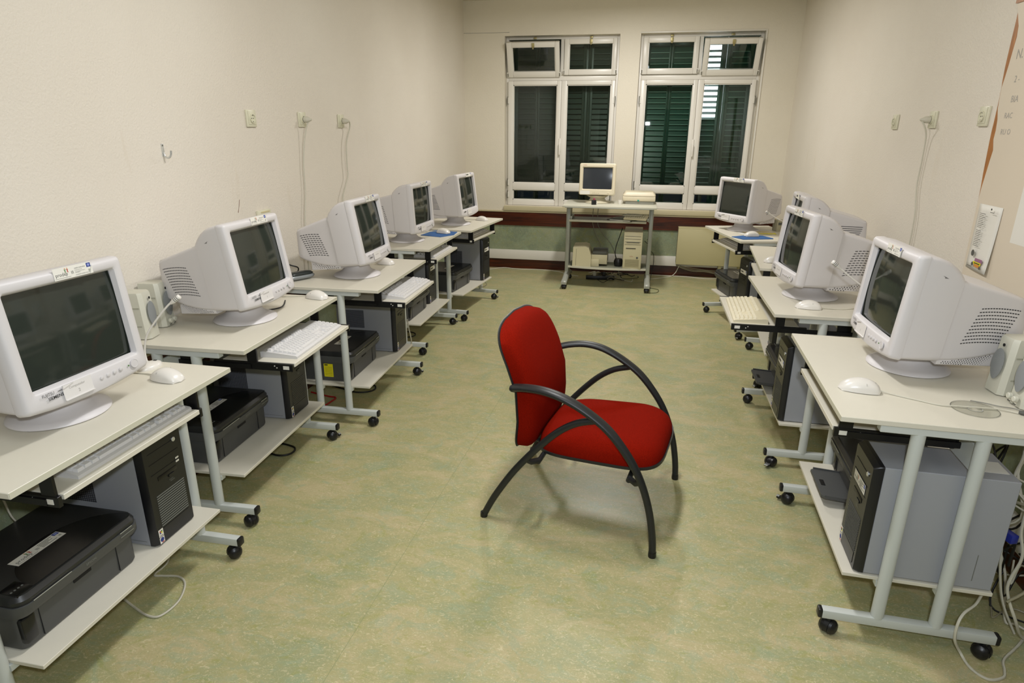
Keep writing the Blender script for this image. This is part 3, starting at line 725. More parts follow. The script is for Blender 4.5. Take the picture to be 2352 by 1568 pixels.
    mb.plate(0, 0, .086, .040, .0006, paper_m, .0006)
    if peel: mb.prism([(-.043, .020), (-.010, .020), (-.043, .012)], 'z', .0008, .004, paper_m); mb.b2(-.043, .043, -.0215, -.019, .0004, .004, paper_m, .0005)
    if note: mb.text(note, .009, -.026, .006, .0012, pencil); 
    if detail > 1: mb.text('2' if key == 'L1' else '1', .012, -.002, -.010, .0012, pencil)
    elif not note: mb.plate(0, .004, .04, .0018, .001, pencil)
    mb.build('paper_note', bz)
    if detail:
        for i in range(4):
            mb = MB(); mb.M = onface(.022+i*.0215, .094+i*.0006, 0, -.001); mb.lathe([(.0055, 0), (.0055, .003), (.003, .0042), (0, .0042)], (0, 0, 0), body, 12); mb.build('control_button', bz)
        mb = MB(); mb.M = onface(.135, .096, 0, -.0015); mb.lathe([(.0125, 0), (.0125, .0030), (.0115, .0034), (.011, .0026), (0, .0028)], (0, 0, 0), body, 20); mb.cyl((-.021, 0, .001), .0022, .0015, greeni, 8); mb.build('power_button', bz)
    return t
MON = {'L1': (-1.556, 1.341, -.045, .10), 'L2': (-1.592, 2.284, .023, .159), 'L3': (-1.492, 3.170, .018, .174), 'L4': (-1.62, 4.294, -.044, .053), 'L5': (-1.513, 5.179, -.107, .122),
       'R1': (.938, 2.253, 3.161, .084), 'R2': (.843, 3.214, 3.248, .10), 'R3': (1.037, 4.051, 3.085, .073), 'R4': (.832, 5.387, 3.751, .069)}
ml = {'L1': 'large pale tube monitor beside the camera on the first hook-wall desk, note reading Computador 2',
      'L2': 'pale tube monitor with rear vents next to the two speakers on the hook-wall side',
      'L3': 'pale tube monitor on the desk with the dark handset, third along the hook wall',
      'L4': 'pale tube monitor beside the blue mat on the hook-wall side',
      'L5': 'pale tube monitor on the last hook-wall desk by the window wall',
      'R1': 'large pale tube monitor beside two speakers on the desk with the disc',
      'R2': 'pale tube monitor on the desk with the pulled-out cream keyboard',
      'R3': 'pale tube monitor half hidden behind another one on the board-wall side',
      'R4': 'pale tube monitor on the slanted desk with papers, facing the camera'}
for k, (x, y, r, ti) in MON.items():
    make_monitor(k, (x, y, HD), r, ti, ml[k], {'L1': 2, 'L2': 2, 'R1': 2, 'R2': 1, 'L3': 1}.get(k, 0 if k in ('L5', 'R3') else 1), 'Computador' if k in ('L1', 'L2') else '', .012 if k in ('L3', 'L5') else 0, k in ('L1', 'L2', 'R1', 'R4'))

# ---------------------------------------------------------------- towers
def make_tower(k, u, v, label, sticker_hi=False, rot=0, detail=1):
    p = at(k, u, v, .215); t = thing('computer_tower', label, 'computer', p, POSE[k][1]+rot, 'black-fronted tower computers on the low shelves')
    Wd, Dp, Ht = .178, .375, .368; h = Wd/2
    mb = MB(); mb.b2(-Dp, -.028, -h, h, .004, Ht, casem, .002, 1)
    for yy in (-h+.02, h-.02):
        for xx in (-.06, -Dp+.05): mb.cyl((xx, yy, 0), .012, .005, blackp, 10)
    ny = -h-.0006
    if k[0] == 'L':   # mesh vent at the back of the near side
        mb.b2(-Dp+.03, -Dp+.175, ny, -h+.0005, .145, .255, mat('vent_grey', '#6e7076', .6))
        for i in range(19): mb.b2(-Dp+.03+i*.0079, -Dp+.031+i*.0079, ny-.0008, ny, .145, .255, dark)
        for i in range(16): mb.b2(-Dp+.03, -Dp+.175, ny-.0008, ny, .147+i*.007, .1486+i*.007, dark)
        mb.b2(-Dp+.01, -.04, -h-.0008, -h, .018, .019, ptower2)
    else:
        mb.b2(-.32, -.318, h, h+.0006, .03, .12, ptower2); mb.b2(-Dp+.012, -Dp+.10, -h*.3, h*.5, Ht, Ht+.0005, white)
    mb.build('case', t)
    mb = MB()
    def fr(x, c, z0, z1, r): return [(x, y, z) for (y, z) in rrect(-h+c, h-c, z0, z1, r, 3, 2)]
    mb.loft([fr(-.028, -.001, .002, Ht+.002, .004), fr(-.016, -.001, .002, Ht+.002, .006), fr(0, .006, .006, Ht-.008, .006)], ptower, smooth=False)
    fp = mb.build('front_panel', t)
    mb = MB(); mb.b2(-.001, .0012, -h+.026, h-.024, .018, .085-.03, ptower)
    for zz in (.322, .285, .248): mb.b2(0, .0010, -h+.024, h-.024, zz, zz+.0012, dark)
    mb.build('panel_groove', fp)
    mb = MB(); mb.b2(0, .0015, -.04, .045, .218, .232, blackm, .001); mb.build('floppy_slot', fp); mb = MB(); mb.b2(.0002, .003, .005, .03, .208, .216, ptower); mb.build('card_slot', fp)
    if k in ('L1',):
        for zz in (.252, .240): mb = MB(); mb.b2(.0005, .0015, .046, .060, zz, zz+.006, white); mb.build('usb_port', fp)
    mb = MB()
    for i in range(14): mb.b2(0, .0016, -h+.030, h-.022, .062+i*.0082, .0650+i*.0082, ptower2 if k in ('L1',) else mat('slat_dim', '#3d3e3c', .4))
    mb.build('front_grille', fp)
    mb = MB(); mb.M = frame(FRONT, (.0012, 0, 0)); mb.text('FUJITSU', .0055, .004, .196, .0004, ptower2); mb.text('SIEMENS', .0055, .008, .190, .0004, ptower2); mb.build('maker_logo', fp)
    mb = MB(); mb.M = Matrix.Translation((.0008, -h+.019, .046)) @ FRONT
    mb.plate(0, 0, .020, .026, .0006, white)
    for dx, dz, m in ((-.003, .005, redi), (.0035, .0055, greeni), (-.003, -.0005, blue), (.0035, 0, yell)): mb.plate(dx, dz, .0055, .0048, .0010, m)
    mb.plate(0, -.009, .014, .002, .001, inkg)
    mb.build('system_sticker', fp)
    mb = MB(); mb.M = Matrix.Translation((.0008, -h+.019, .0195)) @ FRONT
    mb.plate(0, 0, .020, .022, .0006, white); mb.lathe([(.008, 0), (.0066, .0003)], (0, .002, .0009), blue, 16); mb.plate(0, .002, .009, .003, .0012, blue); mb.plate(.003, -.008, .010, .003, .001, redi)
    mb.build('processor_sticker', fp)
    if sticker_hi or k[0] == 'R':
        mb = MB(); mb.M = Matrix.Translation((.0012, .005 if k[0] == 'L' else 0, .268)) @ FRONT; sticker(mb, .112, .032, 1 if k == 'R1' else 0); mb.build('program_sticker', fp)
    mb = MB(); mb.lathe([(.0075, 0), (.0075, .0025), (.006, .0035), (0, .0035)], (0, h-.038, Ht-.045), silver, 14, 'x'); mb.build('power_button', fp)
    return t
make_tower('L1', -.148, .206, 'black-fronted tower under the first hook-wall desk, with silver front slats')
make_tower('L2', -.155, .225, 'grey tower with black front beside the printer under the desk with speakers')
make_tower('L3', -.135, .275, 'black tower under the third hook-wall desk, a white strand behind it', )
make_tower('L4', -.20, .262, 'black tower with white strip label under the desk with the blue mat, hook-wall side', True)
make_tower('L5', -.112, .265, 'black tower with white strip label under the last hook-wall desk', True)
make_tower('R1', -.125, .262, 'large grey tower seen through the legs of the desk with the disc')
make_tower('R2', -.09, .245, 'grey tower with thick black front under the desk with the cream keyboard')
make_tower('R3', -.13, .24, 'grey tower under the third board-wall desk, hardly showing')
make_tower('R4', -.13, .20, 'black tower with white label under the slanted desk')

# ---------------------------------------------------------------- dark all-in-one printers
def make_printer(k, u, v, label, tray=0, yellow=0, rot=0):
    p = at(k, u, v, .215); t = thing('inkjet_printer', label, 'printer', p, POSE[k][1]+rot, 'dark flat-top printers on the low shelves')
    w = .195; D = .30
    def rx(x0, x1, ww, z, r, n=5):
        return [(x, y, z) for (x, y) in rrect(x0, x1, -ww, ww, r, n, 4)]
    mb = MB(); mb.loft([rx(-D, -.010, w-.004, 0.004, .02), rx(-D, -.006, w, .012, .022), rx(-D, -.004, w, .118, .024)], pr_body)
    for yy in (-.15, .15):
        for xx in (-.05, -D+.05): mb.cyl((xx, yy, 0), .012, .006, blackp, 8)
    b = mb.build('body', t)
    mb = MB(); mb.loft([rx(-D-.005, .012, w+.006, .108, .03), rx(-D-.006, .022, w+.008, .122, .032), rx(-D-.006, .024, w+.008, .144, .034)], pr_body); mb.build('scanner_band', t)
    mb = MB(); mb.loft([rx(-D-.004, .020, w+.005, .144, .034), rx(-D-.004, .021, w+.006, .158, .034), rx(-D, .012, w, .170, .03), rx(-D+.01, 0, w-.012, .1725, .026)], pr_lid)
    ld = mb.build('scanner_lid', t)
    mb = MB()   # glossy oval inlay
    pts = []
    for i in range(33):
        a = PI/2+PI*i/32; pts.append((.008+ .115*math.cos(a)*1.35, .02+.165*math.sin(a)))
    mb.prism(pts, 'z', .1725, .1731, pr_lid2); mb.build('lid_inlay', ld)
    mb = MB(); mb.b2(-.055, .006, -w+.008, -w+.055, .166, .1736, pr_lid2, .002)
    for i in range(4): mb.cyl((-.02, -w+.015+i*.010, .1736), .0028, .001, ptower2, 8)
    mb.build('control_panel', t)
    mb = MB(); mb.M = Matrix.Translation((-.115, -.015, .1738)) @ TOPX; sticker(mb, .150, .036, 1 if k in ('L1', 'L2', 'L3', 'R1') else 0)
    mb.build('program_sticker', ld)
    mb = MB(); mb.M = frame(FRONT, (.0245, 0, 0)); mb.text('EPSON', .011, -.005, .129, .0004, ptower2); mb.plate(.145, .133, .05, .0035, .0008, ptower2); mb.b2(-.165, -.05, .1455, .147, -.001, .0005, silver); mb.b2(.12, .165, .1455, .147, -.001, .0005, silver); mb.build('maker_logo', t)
    mb = MB(); mb.b2(-.006, -.0032, -w+.055, -w+.0565, .012, .105, dark); mb.b2(-.006, -.0032, w-.075, w-.0735, .012, .105, dark); mb.build('door_groove', t); mb = MB(); mb.b2(-.01, -.002, -.03, .03, .085, .104, dark, .002); mb.b2(-.006, -.001, -.028, .028, .100, .106, pr_body); mb.build('door_handle', t)
    mb = MB(); mb.b2(-.045, .0005, -w+.004, -w+.045, .020, .100, pr_lid2, .008); mb.build('card_cover', t)
    if yellow:
        mb = MB(); mb.M = Matrix.Translation((-.125, -w-.0006, .062)) @ FACE_NY; mb.plate(0, 0, .052, .074, .0004, yell)
        mb.plate(-.012, .030, .018, .006, .0008, inkd)
        for i in range(6): mb.plate(0, .018-i*.009, .040, .002, .0008, mat('sticker_ochre', '#9b8f12', .6))
        mb.build('yellow_sticker', b, label='yellow warning sticker')
    if tray:
        mb = MB(); mb.M = Matrix.Translation((.0, 0, .028)) @ Matrix.Rotation(-.06, 4, 'Y')
        mb.prism([(-.03, -.105), (.085, -.105), (.100, -.092), (.100, .092), (.085, .105), (-.03, .105)], 'z', 0, .009, pr_body); mb.b2(.07, .085, -.02, .02, .009, .0105, blackp); mb.b2(-.03, .09, -.105, -.100, .009, .014, pr_body); mb.b2(-.03, .09, .100, .105, .009, .014, pr_body)
        mb.build('output_tray', t)
    return t
make_printer('L1', -.168, -.135, 'dark flat-top printer beside the camera under the first hook-wall desk')
make_printer('L2', -.238, -.115, 'dark printer under the desk with the speakers, strip label on its lid')
make_printer('L3', -.212, -.125, 'dark printer with a yellow warning sticker on its side', yellow=1)
make_printer('L4', -.185, -.115, 'dark printer under the desk with the blue mat, hook-wall side')
make_printer('L5', -.19, -.12, 'dark printer under the last hook-wall desk by the window wall')
make_printer('R1', -.205, -.12, 'dark printer with its tray out beside the large grey tower', tray=1)
make_printer('R2', -.15, -.14, 'dark printer with its tray out under the desk with the cream keyboard', tray=1)
make_printer('R3', -.17, -.13, 'dark printer on the shelf of the third board-wall desk')
make_printer('R4', -.13, -.17, 'dark printer with white lid label on the slanted desk shelf')

# ---------------------------------------------------------------- keyboards
def make_keyboard(loc, rz, label, base_m, key_m, keys=2, w=.43, d=.152, z0=0):
    t = thing('keyboard', label, 'keyboard', loc, rz, 'keyboards on the sliding trays')
    mb = MB(); mb.prism([(0, 0), (0, .009), (-.006, .012), (-d+.012, .024), (-d, .022), (-d, 0)], 'y', -w/2, w/2, base_m); mb.build('case', t)
    mb = MB(); u = w/.43; kw = .0188*u
    def zt(x): return .012+(-x-.006)*(.012/(d-.018))
    def key(x, y, ww=1, hh=1):
        k2 = kw*ww-.0022; kx = .0185*hh-.0025; z = zt(x); c = .0022
        V = [(x+kx/2, y-k2/2, z-.001), (x+kx/2, y+k2/2, z-.001), (x-kx/2, y+k2/2, z+.001), (x-kx/2, y-k2/2, z+.001),
             (x+kx/2-c, y-k2/2+c, z+.0075), (x+kx/2-c, y+k2/2-c, z+.0075), (x-kx/2+c*.6, y+k2/2-c, z+.009), (x-kx/2+c*.6, y-k2/2+c, z+.009)]
        mb.add(V, [(3, 2, 1, 0), (4, 5, 6, 7), (0, 1, 5, 4), (1, 2, 6, 5), (2, 3, 7, 6), (3, 0, 4, 7)], key_m)
    y0 = -w/2+.010*u
    for r in range(5):
        x = -.018-r*.0188
        cells = {0: [1.25, 1.25, 1.25, 6.25, 1.25, 1.25, 1.25, 1.25], 1: [1.25]+[1]*11+[2.75], 2: [1.75]+[1]*11+[2.25], 3: [1.5]+[1]*12+[1.5], 4: [1]*13+[2]}[r]
        y = y0
        for c in cells: key(x, y+kw*c/2, c); y += kw*c
    for i in range(13): key(-.018-5*.0188-.008, y0+kw*(i+.5+(.6*((i+3)//4)))*.96 , .95)
    for r in range(2, 5):
        if r == 2: continue
        for i in range(3): key(-.018-r*.0188, y0+kw*(15.4+i+.5))
    key(-.018-1*.0188, y0+kw*16.9)
    for i in range(3): key(-.018, y0+kw*(15.4+i+.5))
    for r in range(5):
        for i in range(4): 
            if y0+kw*(18.75+i+.5)+kw/2 < w/2-.002: key(-.018-r*.0188, y0+kw*(18.75+i+.5))
    mb.build('keys', t)
    return t
def tk(k, du=-.012, v=0.0): return at(k, POSE[k][2]+du, v, .657)
make_keyboard(tk('L1', -.022, .03), POSE['L1'][1], 'grey-white keyboard mostly tucked under the desk beside the camera', kb_w, kb_k)
make_keyboard(tk('L2', -.018, .01), POSE['L2'][1]+.02, 'white keyboard on the tray pulled out below the monitor with speakers', kb_w, kb_k)
make_keyboard(tk('L3', -.018, .01), POSE['L3'][1]-.02, 'white keyboard on the tray of the desk with the dark handset', kb_w, kb_k)
make_keyboard(tk('L4', -.03, 0), POSE['L4'][1], 'grey-white keyboard on the tray under the blue mat desk, hook-wall side', kb_w, kb_k)
make_keyboard(tk('L5', -.045, 0), POSE['L5'][1], 'keyboard squeezed in the tray of the last hook-wall desk', kb_w, kb_k)
make_keyboard(tk('R2', -.020, .025), POSE['R2'][1]-.03, 'cream keyboard with a red tab on the pulled-out board-wall tray', kb_y, kb_yk)
mb = MB(); q = tk('R2', -.150, -.165); mb.box((q[0], q[1], q[2]+.0245), (.006, .02, .003), redi); 
make_keyboard(tk('R4', -.05, 0), POSE['R4'][1], 'grey keyboard in the tray of the slanted desk', kb_w, kb_k)
# ---------------------------------------------------------------- mice
def make_mouse(loc, rz, label, cable, s=1.0):
    """nose towards +x"""
    t = thing('computer_mouse', label, 'mouse', loc, rz, 'white mice on the desktops')
    def P(u, v):
        # u along length 0..1 nose->tail, v across -1..1
        x = .058-.116*u; wd = (.027+.006*math.sin(PI*min(1, u*1.1)))*math.sqrt(max(0, 1-(2*u-1)**8)); 
        h = .036*(math.sin(PI*(.12+.80*u))**.8)*math.sqrt(max(0, 1-(2*u-1)**6))
        a = PI*v; return (x*s, wd*math.cos(a)*-1*s, (.002+h*math.sin(a)**.7)*s)
    rings = []
    for i in range(15):
        u = i/14; rings.append([P(u, j/14) for j in range(15)])
    V = [p for r in rings for p in r]; F = [(i*15+j, (i+1)*15+j, (i+1)*15+j+1, i*15+j+1) for i in range(14) for j in range(14)]
    F += [tuple(i*15 for i in range(15)) + tuple(i*15+14 for i in range(14, -1, -1))]
    mb = MB(); mb.add(V, F, mouse_m, True); mb.b2(-.05*s, .05*s, -.024*s, .024*s, 0, .003*s, mouse_m, .001); mb.build('mouse_body', t, 60)
    mb = MB(); mb.b2(.022*s, .040*s, -.003*s, .003*s, .017*s, .0285*s, inkg, .002); mb.b2(.012*s, .0125*s, -.028*s, .028*s, .012*s, .030*s, mat('seam_grey', '#a5a199', .6)); mb.build('scroll_wheel', t)
    if cable:
        I = (Matrix.Translation(loc) @ Matrix.Rotation(rz, 4, 'Z')).inverted()
        mb = MB(); mb.tube([(.056*s, 0, .006*s)] + [tuple(I @ Vector(p)) for p in cable], .0022, cordw, n=6, sub=5); mb.build('cable', t, 60)
    return t
zc = .7525
make_mouse((-1.430, 1.617, HD), 2.95, 'ivory mouse on the corner of the first hook-wall desk', [(-1.53, 1.64, zc), (-1.60, 1.63, zc), (-1.70, 1.55, zc)])
make_mouse((-1.458, 2.655, HD), 2.9, 'ivory mouse on the outer corner of the desk with the speakers', [(-1.56, 2.66, zc), (-1.66, 2.62, zc), (-1.75, 2.5, zc)])
make_mouse((-1.448, 3.478, HD), 2.9, 'ivory mouse beside the monitor on the desk with the dark handset', [(-1.53, 3.49, zc), (-1.60, 3.47, zc), (-1.74, 3.4, zc)])
make_mouse((-1.455, 4.655, HD+.004), 2.75, 'white mouse on the blue mat, hook-wall side', [(-1.55, 4.70, zc+.004), (-1.64, 4.66, zc), (-1.75, 4.6, zc)])
make_mouse((-1.345, 5.440, HD), 2.9, 'white mouse on the last hook-wall desk', [(-1.427, 5.46, zc), (-1.50, 5.45, zc), (-1.66, 5.36, zc)])
make_mouse((.705, 1.985, HD), -.15, 'ivory mouse with a scroll wheel near the disc', [(.801, 1.958, zc), (.851, 1.930, zc), (.899, 1.905, zc), (.943, 1.902, zc+.002), (.999, 1.901, zc+.003), (1.057, 1.902, zc+.002), (1.10, 1.883, zc)], 1.05)
make_mouse((.779, 2.970, HD), -.1, 'ivory mouse on the desk with the pulled-out cream keyboard', [(.886, 2.968, zc), (.934, 2.976, zc), (.99, 3.005, zc), (1.06, 3.08, zc)])
make_mouse((.820, 4.045, HD), .1, 'white mouse on the half hidden third board-wall desk', [(.91, 4.06, zc), (.98, 4.0, zc)])
make_mouse((.845, 5.050, HD+.004), .25, 'white mouse on the blue mat of the slanted desk', [(.94, 5.10, zc+.003), (1.02, 5.18, zc), (1.1, 5.25, zc)])
def matpad(pts, label):
    mb = MB(); c = (sum(p[0] for p in pts)/len(pts), sum(p[1] for p in pts)/len(pts)); mb.prism([(p[0]-c[0], p[1]-c[1]) for p in pts], 'z', 0, .0035, padm)
    o = tag(mb.build('mouse_mat'), label, 'mouse mat', 'blue mouse mats'); o.location = (c[0], c[1], HD); return o
matpad([(-1.595, 4.53), (-1.565, 4.775), (-1.372, 4.745), (-1.358, 4.60), (-1.425, 4.482)], 'blue mouse mat with a cut corner, hook-wall side')
matpad([(.695, 5.00), (.765, 4.885), (.985, 4.96), (.99, 4.985), (.90, 5.165)], 'blue mouse mat on the slanted desk by the papers')

# ---------------------------------------------------------------- speakers
def make_speaker(loc, rz, label, knobs=1):
    t = thing('desk_speaker', label, 'speaker', loc, rz, 'cream desktop speakers')
    w, d, h = .040, .085, .178
    def rg(z, s_, lean): return [(x*s_+lean, y*s_, z) for (x, y) in [(0, -w+.012), (0, w-.012), (-.014, w), (-d, w), (-d, -w), (-.014, -w)]]
    mb = MB(); mb.loft([rg(.003, .98, .002), rg(.010, 1.0, .002), rg(h-.010, .93, -.008), rg(h, .88, -.012)], spk, smooth=False); 
    for i in range(2): mb.b2(-d*.75, -d*.25, -w-.0006, w+.0006, .05+i*.07, .054+i*.07, mat('speaker_groove', '#a7a594', .5))
    b = mb.build('cabinet', t)
    mb = MB(); mb.M = Matrix.Translation((.0025, 0, 0)) @ Matrix.Rotation(.060, 4, 'Y')@Matrix.Translation((-.001+.0, 0, .0))
    M0 = Matrix.Translation((.002, 0, .092)) @ Matrix.Rotation(-.055, 4, 'Y')
    mb.M = M0
    mb.grid(lambda u, v: (.0015+.002*(1-u*u), (.027 if math.sin(2*PI*v) > 0 else .027*(1-.25*abs(math.sin(2*PI*v))**2))*u*math.cos(2*PI*v), (.046 if math.sin(2*PI*v) > 0 else .052)*u*math.sin(2*PI*v)+.004), 6, 28, spkg)
    mb.build('grille', b, 60)
    mb = MB(); mb.M = M0; mb.cyl((.0, .004, .062), .005, .0015, dark, 12, 'x'); mb.build('bass_port', b)
    if knobs:
        for yy in (-.015, .012):
            mb = MB(); mb.M = M0; mb.lathe([(.0095, 0), (.009, .008), (.007, .010), (0, .010)], (.002, yy, -.066), spk, 16, 'x'); mb.b2(.003, .0045, yy-.006, yy+.006, -.083, -.080, inkg); mb.build('knob', b)
    return t
make_speaker((-1.822, 2.130, HD), .12, 'cream speaker with two knobs on the hook-wall desk, the one by the wall')
make_speaker((-1.775, 1.985, HD), .22, 'cream speaker half hidden behind the big first monitor edge', 0)
make_speaker((1.100, 2.055, HD), PI+.10, 'cream speaker touching the vented monitor side on the desk with the disc', 0)
make_speaker((1.115, 1.950, HD), PI+.05, 'cream speaker with a knob at the edge of the desk with the disc', 1)

# ---------------------------------------------------------------- gooseneck microphones
def make_mic(base, pts, label, rz=0):
    t = thing('desk_microphone', label, 'microphone', base, 0, 'white gooseneck microphones')
    mb = MB(); rings = []
    for z, s_ in ((0, 1), (.004, 1.0), (.010, .93), (.014, .72), (.016, .3)): rings.append([(.030*s_*math.cos(2*PI*j/28), .045*s_*math.sin(2*PI*j/28), z) for j in range(28)])
    mb.loft(rings, mouse_m); mb.b2(-.005, .005, .022, .030, .012, .016, inkd); mb.build('base', t, 50)
    b = Vector(base); q = [Vector(p)-b for p in pts]
    mb = MB(); mb.tube([tuple(p) for p in q], .0032, mouse_m, n=8, sub=6); mb.build('gooseneck', t, 60)
    d = (q[-1]-q[-2]).normalized(); e = q[-1]
    mb = MB(); mb.tube([tuple(e-d*.012), tuple(e), tuple(e+d*.002), tuple(e+d*.026), tuple(e+d*.028)], [.0045, .0075, .0085, .0085, .007], mouse_m, n=14)
    for i in range(3): mb.tube([tuple(e+d*(.007+i*.006)), tuple(e+d*(.009+i*.006))], .0088, inkg, n=14)
    mb.build('microphone_head', t, 60)
    return t
make_mic((-1.563, 1.700, HD), [(-1.585, 1.715, .762), (-1.590, 1.720, .80), (-1.572, 1.722, .855), (-1.535, 1.730, .905), (-1.490, 1.740, .955), (-1.470, 1.745, .970)], 'white gooseneck microphone on an oval base beside the ivory mouse of the first desk')
make_mic((1.03, 2.535, HD), [(1.03, 2.535, .764), (1.0, 2.53, .82), (.93, 2.52, .895), (.86, 2.51, .945), (.80, 2.505, .985), (.735, 2.50, 1.035)], 'white gooseneck microphone rising behind the monitor next to the disc')
make_mic((1.13, 4.985, HD), [(1.13, 4.985, .764), (1.12, 4.99, .81), (1.06, 5.0, .868), (1.01, 5.0, .892), (.94, 5.0, .932)], 'thin white gooseneck microphone at the slanted desk')

# ---------------------------------------------------------------- small desk items
t = thing('cordless_handset', 'dark grey handset lying at the wall side of the third hook-wall desk', 'phone', (-1.730, 2.990, HD), 1.05)
mb = MB(); rings = []
for i in range(13):
    u = i/12; x = -.085+.17*u; e_ = max(.03, 1-(2*u-1)**4)**.5; rings.append([(x, .032*e_*math.cos(2*PI*j/18), .018+.016*e_*math.sin(2*PI*j/18)) for j in range(18)])
mb.loft(rings, mat('handset_silver', '#8f9496', .3, .3)); mb.build('shell', t, 50)
mb = MB(); rings = []
for i in range(11):
    u = i/10; x = -.074+.152*u; e_ = max(.03, 1-(2*u-1)**4)**.5; rings.append([(x, .028*e_*math.cos(2*PI*j/18), .030+.016*e_*math.sin(2*PI*j/18)) for j in range(18)])
mb.loft(rings, mat('handset_black', '#252b2a', .25)); mb.build('keypad', t, 50)
cord('thin_cable', [(-1.571, 2.566, .755), (-1.54, 2.50, .754), (-1.532, 2.45, .754), (-1.56, 2.41, .754), (-1.64, 2.36, .754)], .003, cordk, 'black cable peeping out beneath the second hook-wall monitor', 'cable')
cord('thin_cable', [(-1.86, 3.10, .754), (-1.80, 3.08, .765), (-1.77, 3.05, .80), (-1.80, 3.02, .82), (-1.88, 3.05, .84), (-1.905, 3.05, .86)], .0035, cordk, 'black cable looping by the wall behind the third hook-wall monitor', 'cable')
# clear disc
t = thing('compact_disc', 'clear compact disc lying on the large board-wall desk', 'disc', (.988, 1.898, HD+.0006), 0)
mb = MB(); n = 48; V = []; F = []
for z in (0, .0012):
    for r in (.0075, .060):
        for j in range(n): V.append((r*math.cos(2*PI*j/n), r*math.sin(2*PI*j/n), z))
for j in range(n):
    k2 = (j+1) % n; F += [(j, k2, n+k2, n+j), (2*n+j, 3*n+j, 3*n+k2, 2*n+k2), (n+j, n+k2, 3*n+k2, 3*n+j), (j, 2*n+j, 2*n+k2, k2)]
mb.add(V, F, cd_m); mb.build('disc_body', t)
mb = MB()
for ra, rb, z, m in ((.0175, .0200, .0016, silver), (.0590, .0604, .0016, inkg)):
    V = [(r*math.cos(2*PI*q/n), r*math.sin(2*PI*q/n), z) for r in (ra, rb) for q in range(n)]
    mb.add(V, [(q, (q+1) % n, n+(q+1) % n, n+q) for q in range(n)], m)
mb.build('disc_rim', t)
t = thing('cable_adapter', 'small cord adapter lying beyond the disc at the desk edge', 'adapter', (1.108, 1.880, HD), -.5)
mb = MB(); mb.lathe([(.0, -.016), (.005, -.016), (.0065, -.008), (.0065, .010), (.004, .016), (0, .016)], (0, 0, .0065), inkg, 12, 'x'); mb.build('adapter_body', t)
mb = MB(); mb.lathe([(.0, 0), (.007, .0), (.007, .008), (.0, .010)], (.014, 0, .007), white, 12, 'x'); mb.build('adapter_collar', t)
cord('thin_cable', [(1.115, 1.884, .7545), (1.10, 1.915, .7545), (1.065, 1.925, .7545), (1.035, 1.942, .7545), (1.0, 1.955, .7545)], .0018, mat('cord_grey', '#8c8a80', .5), 'thin grey cord curving behind the disc', 'cable')
# papers and box on the slanted desk
t = thing('loose_papers', 'loose white and yellow papers under the monitor of the slanted desk', 'papers', (.90, 5.235, HD), .1)
for i, (dx, dy, a, m, w_, h_) in enumerate(((0, 0, .3, white, .26, .10), (.05, -.015, -.1, yell, .20, .07), (.02, .02, .12, mat('beige_envelope', '#cdbf95', .6), .22, .11))):
    mb = MB(); mb.M = Matrix.Translation((dx, dy, .001+i*.0016)) @ Matrix.Rotation(a, 4, 'Z'); mb.b2(-w_/2, w_/2, -h_/2, h_/2, 0, .0012, m); mb.build('paper_sheet', t)
t = thing('small_carton', 'small grey-beige box at the wall end of the slanted desk', 'box', (1.115, 5.42, HD), .25)
mb = MB(); mb.b2(-.045, .045, -.04, .04, 0, .085, mat('box_beige', '#a8a287', .5), .003); mb.build('box_body', t)
mb = MB(); mb.b2(-.036, .036, -.0415, -.040, .05, .07, dgrey); mb.build('box_label', t)

# ---------------------------------------------------------------- floor cords
cord('floor_cord', [(-1.62, 1.70, .06), (-1.602, 1.655, .004), (-1.599, 1.585, .004), (-1.564, 1.585, .004), (-1.507, 1.592, .004), (-1.459, 1.561, .004), (-1.425, 1.484, .004), (-1.435, 1.415, .004), (-1.475, 1.405, .004), (-1.545, 1.429, .004), (-1.62, 1.46, .004)], .004, cordw, 'white cord looped on the floor below the first hook-wall desk')
cord('hanging_cord', [(-1.80, 1.29, .60), (-1.785, 1.30, .47), (-1.78, 1.31, .393), (-1.78, 1.341, .353), (-1.78, 1.411, .330), (-1.78, 1.476, .336), (-1.80, 1.54, .40)], .003, cordw, 'white cord sagging in the dark under the first hook-wall desk')
cord('network_cord', [(-1.86, 3.21, .004), (-1.794, 3.192, .004), (-1.728, 3.173, .004), (-1.68, 3.164, .004), (-1.68, 3.106, .004), (-1.70, 3.03, .004), (-1.78, 2.95, .004)], .005, cordr, 'red cord bent on the floor under the hook-wall desks')
cord('floor_cord', [(-1.78, 3.33, .005), (-1.69, 3.296, .005), (-1.60, 3.265, .005), (-1.53, 3.285, .005), (-1.505, 3.335, .005), (-1.54, 3.392, .005), (-1.66, 3.42, .005)], .005, cordk, 'black cord loop on the floor below the printer with the yellow sticker')
cord('floor_cord', [(-1.76, 2.50, .005), (-1.64, 2.46, .005), (-1.585, 2.49, .005), (-1.60, 2.55, .005), (-1.70, 2.58, .005)], .005, cordk, 'black cord loop on the floor under the desk with the speakers')
cord('floor_cord', [(-1.74, 4.47, .005), (-1.66, 4.455, .005), (-1.625, 4.40, .005), (-1.65, 4.345, .005), (-1.73, 4.33, .005)], .004, cordk, 'black cord loop on the floor under the fourth hook-wall desk')
cord('hanging_cord', [(-1.40, 3.66, .36), (-1.390, 3.652, .30), (-1.385, 3.658, .26), (-1.385, 3.674, .207), (-1.395, 3.685, .17)], .004, cordw, 'white strand hanging beside the tower of the third hook-wall desk')
cord('hanging_cord', [(-1.46, 5.55, .17), (-1.375, 5.555, .180), (-1.342, 5.55, .163), (-1.336, 5.55, .145), (-1.375, 5.55, .125), (-1.44, 5.55, .13)], .004, cordw, 'white cord loop hanging below the last hook-wall desk shelf')
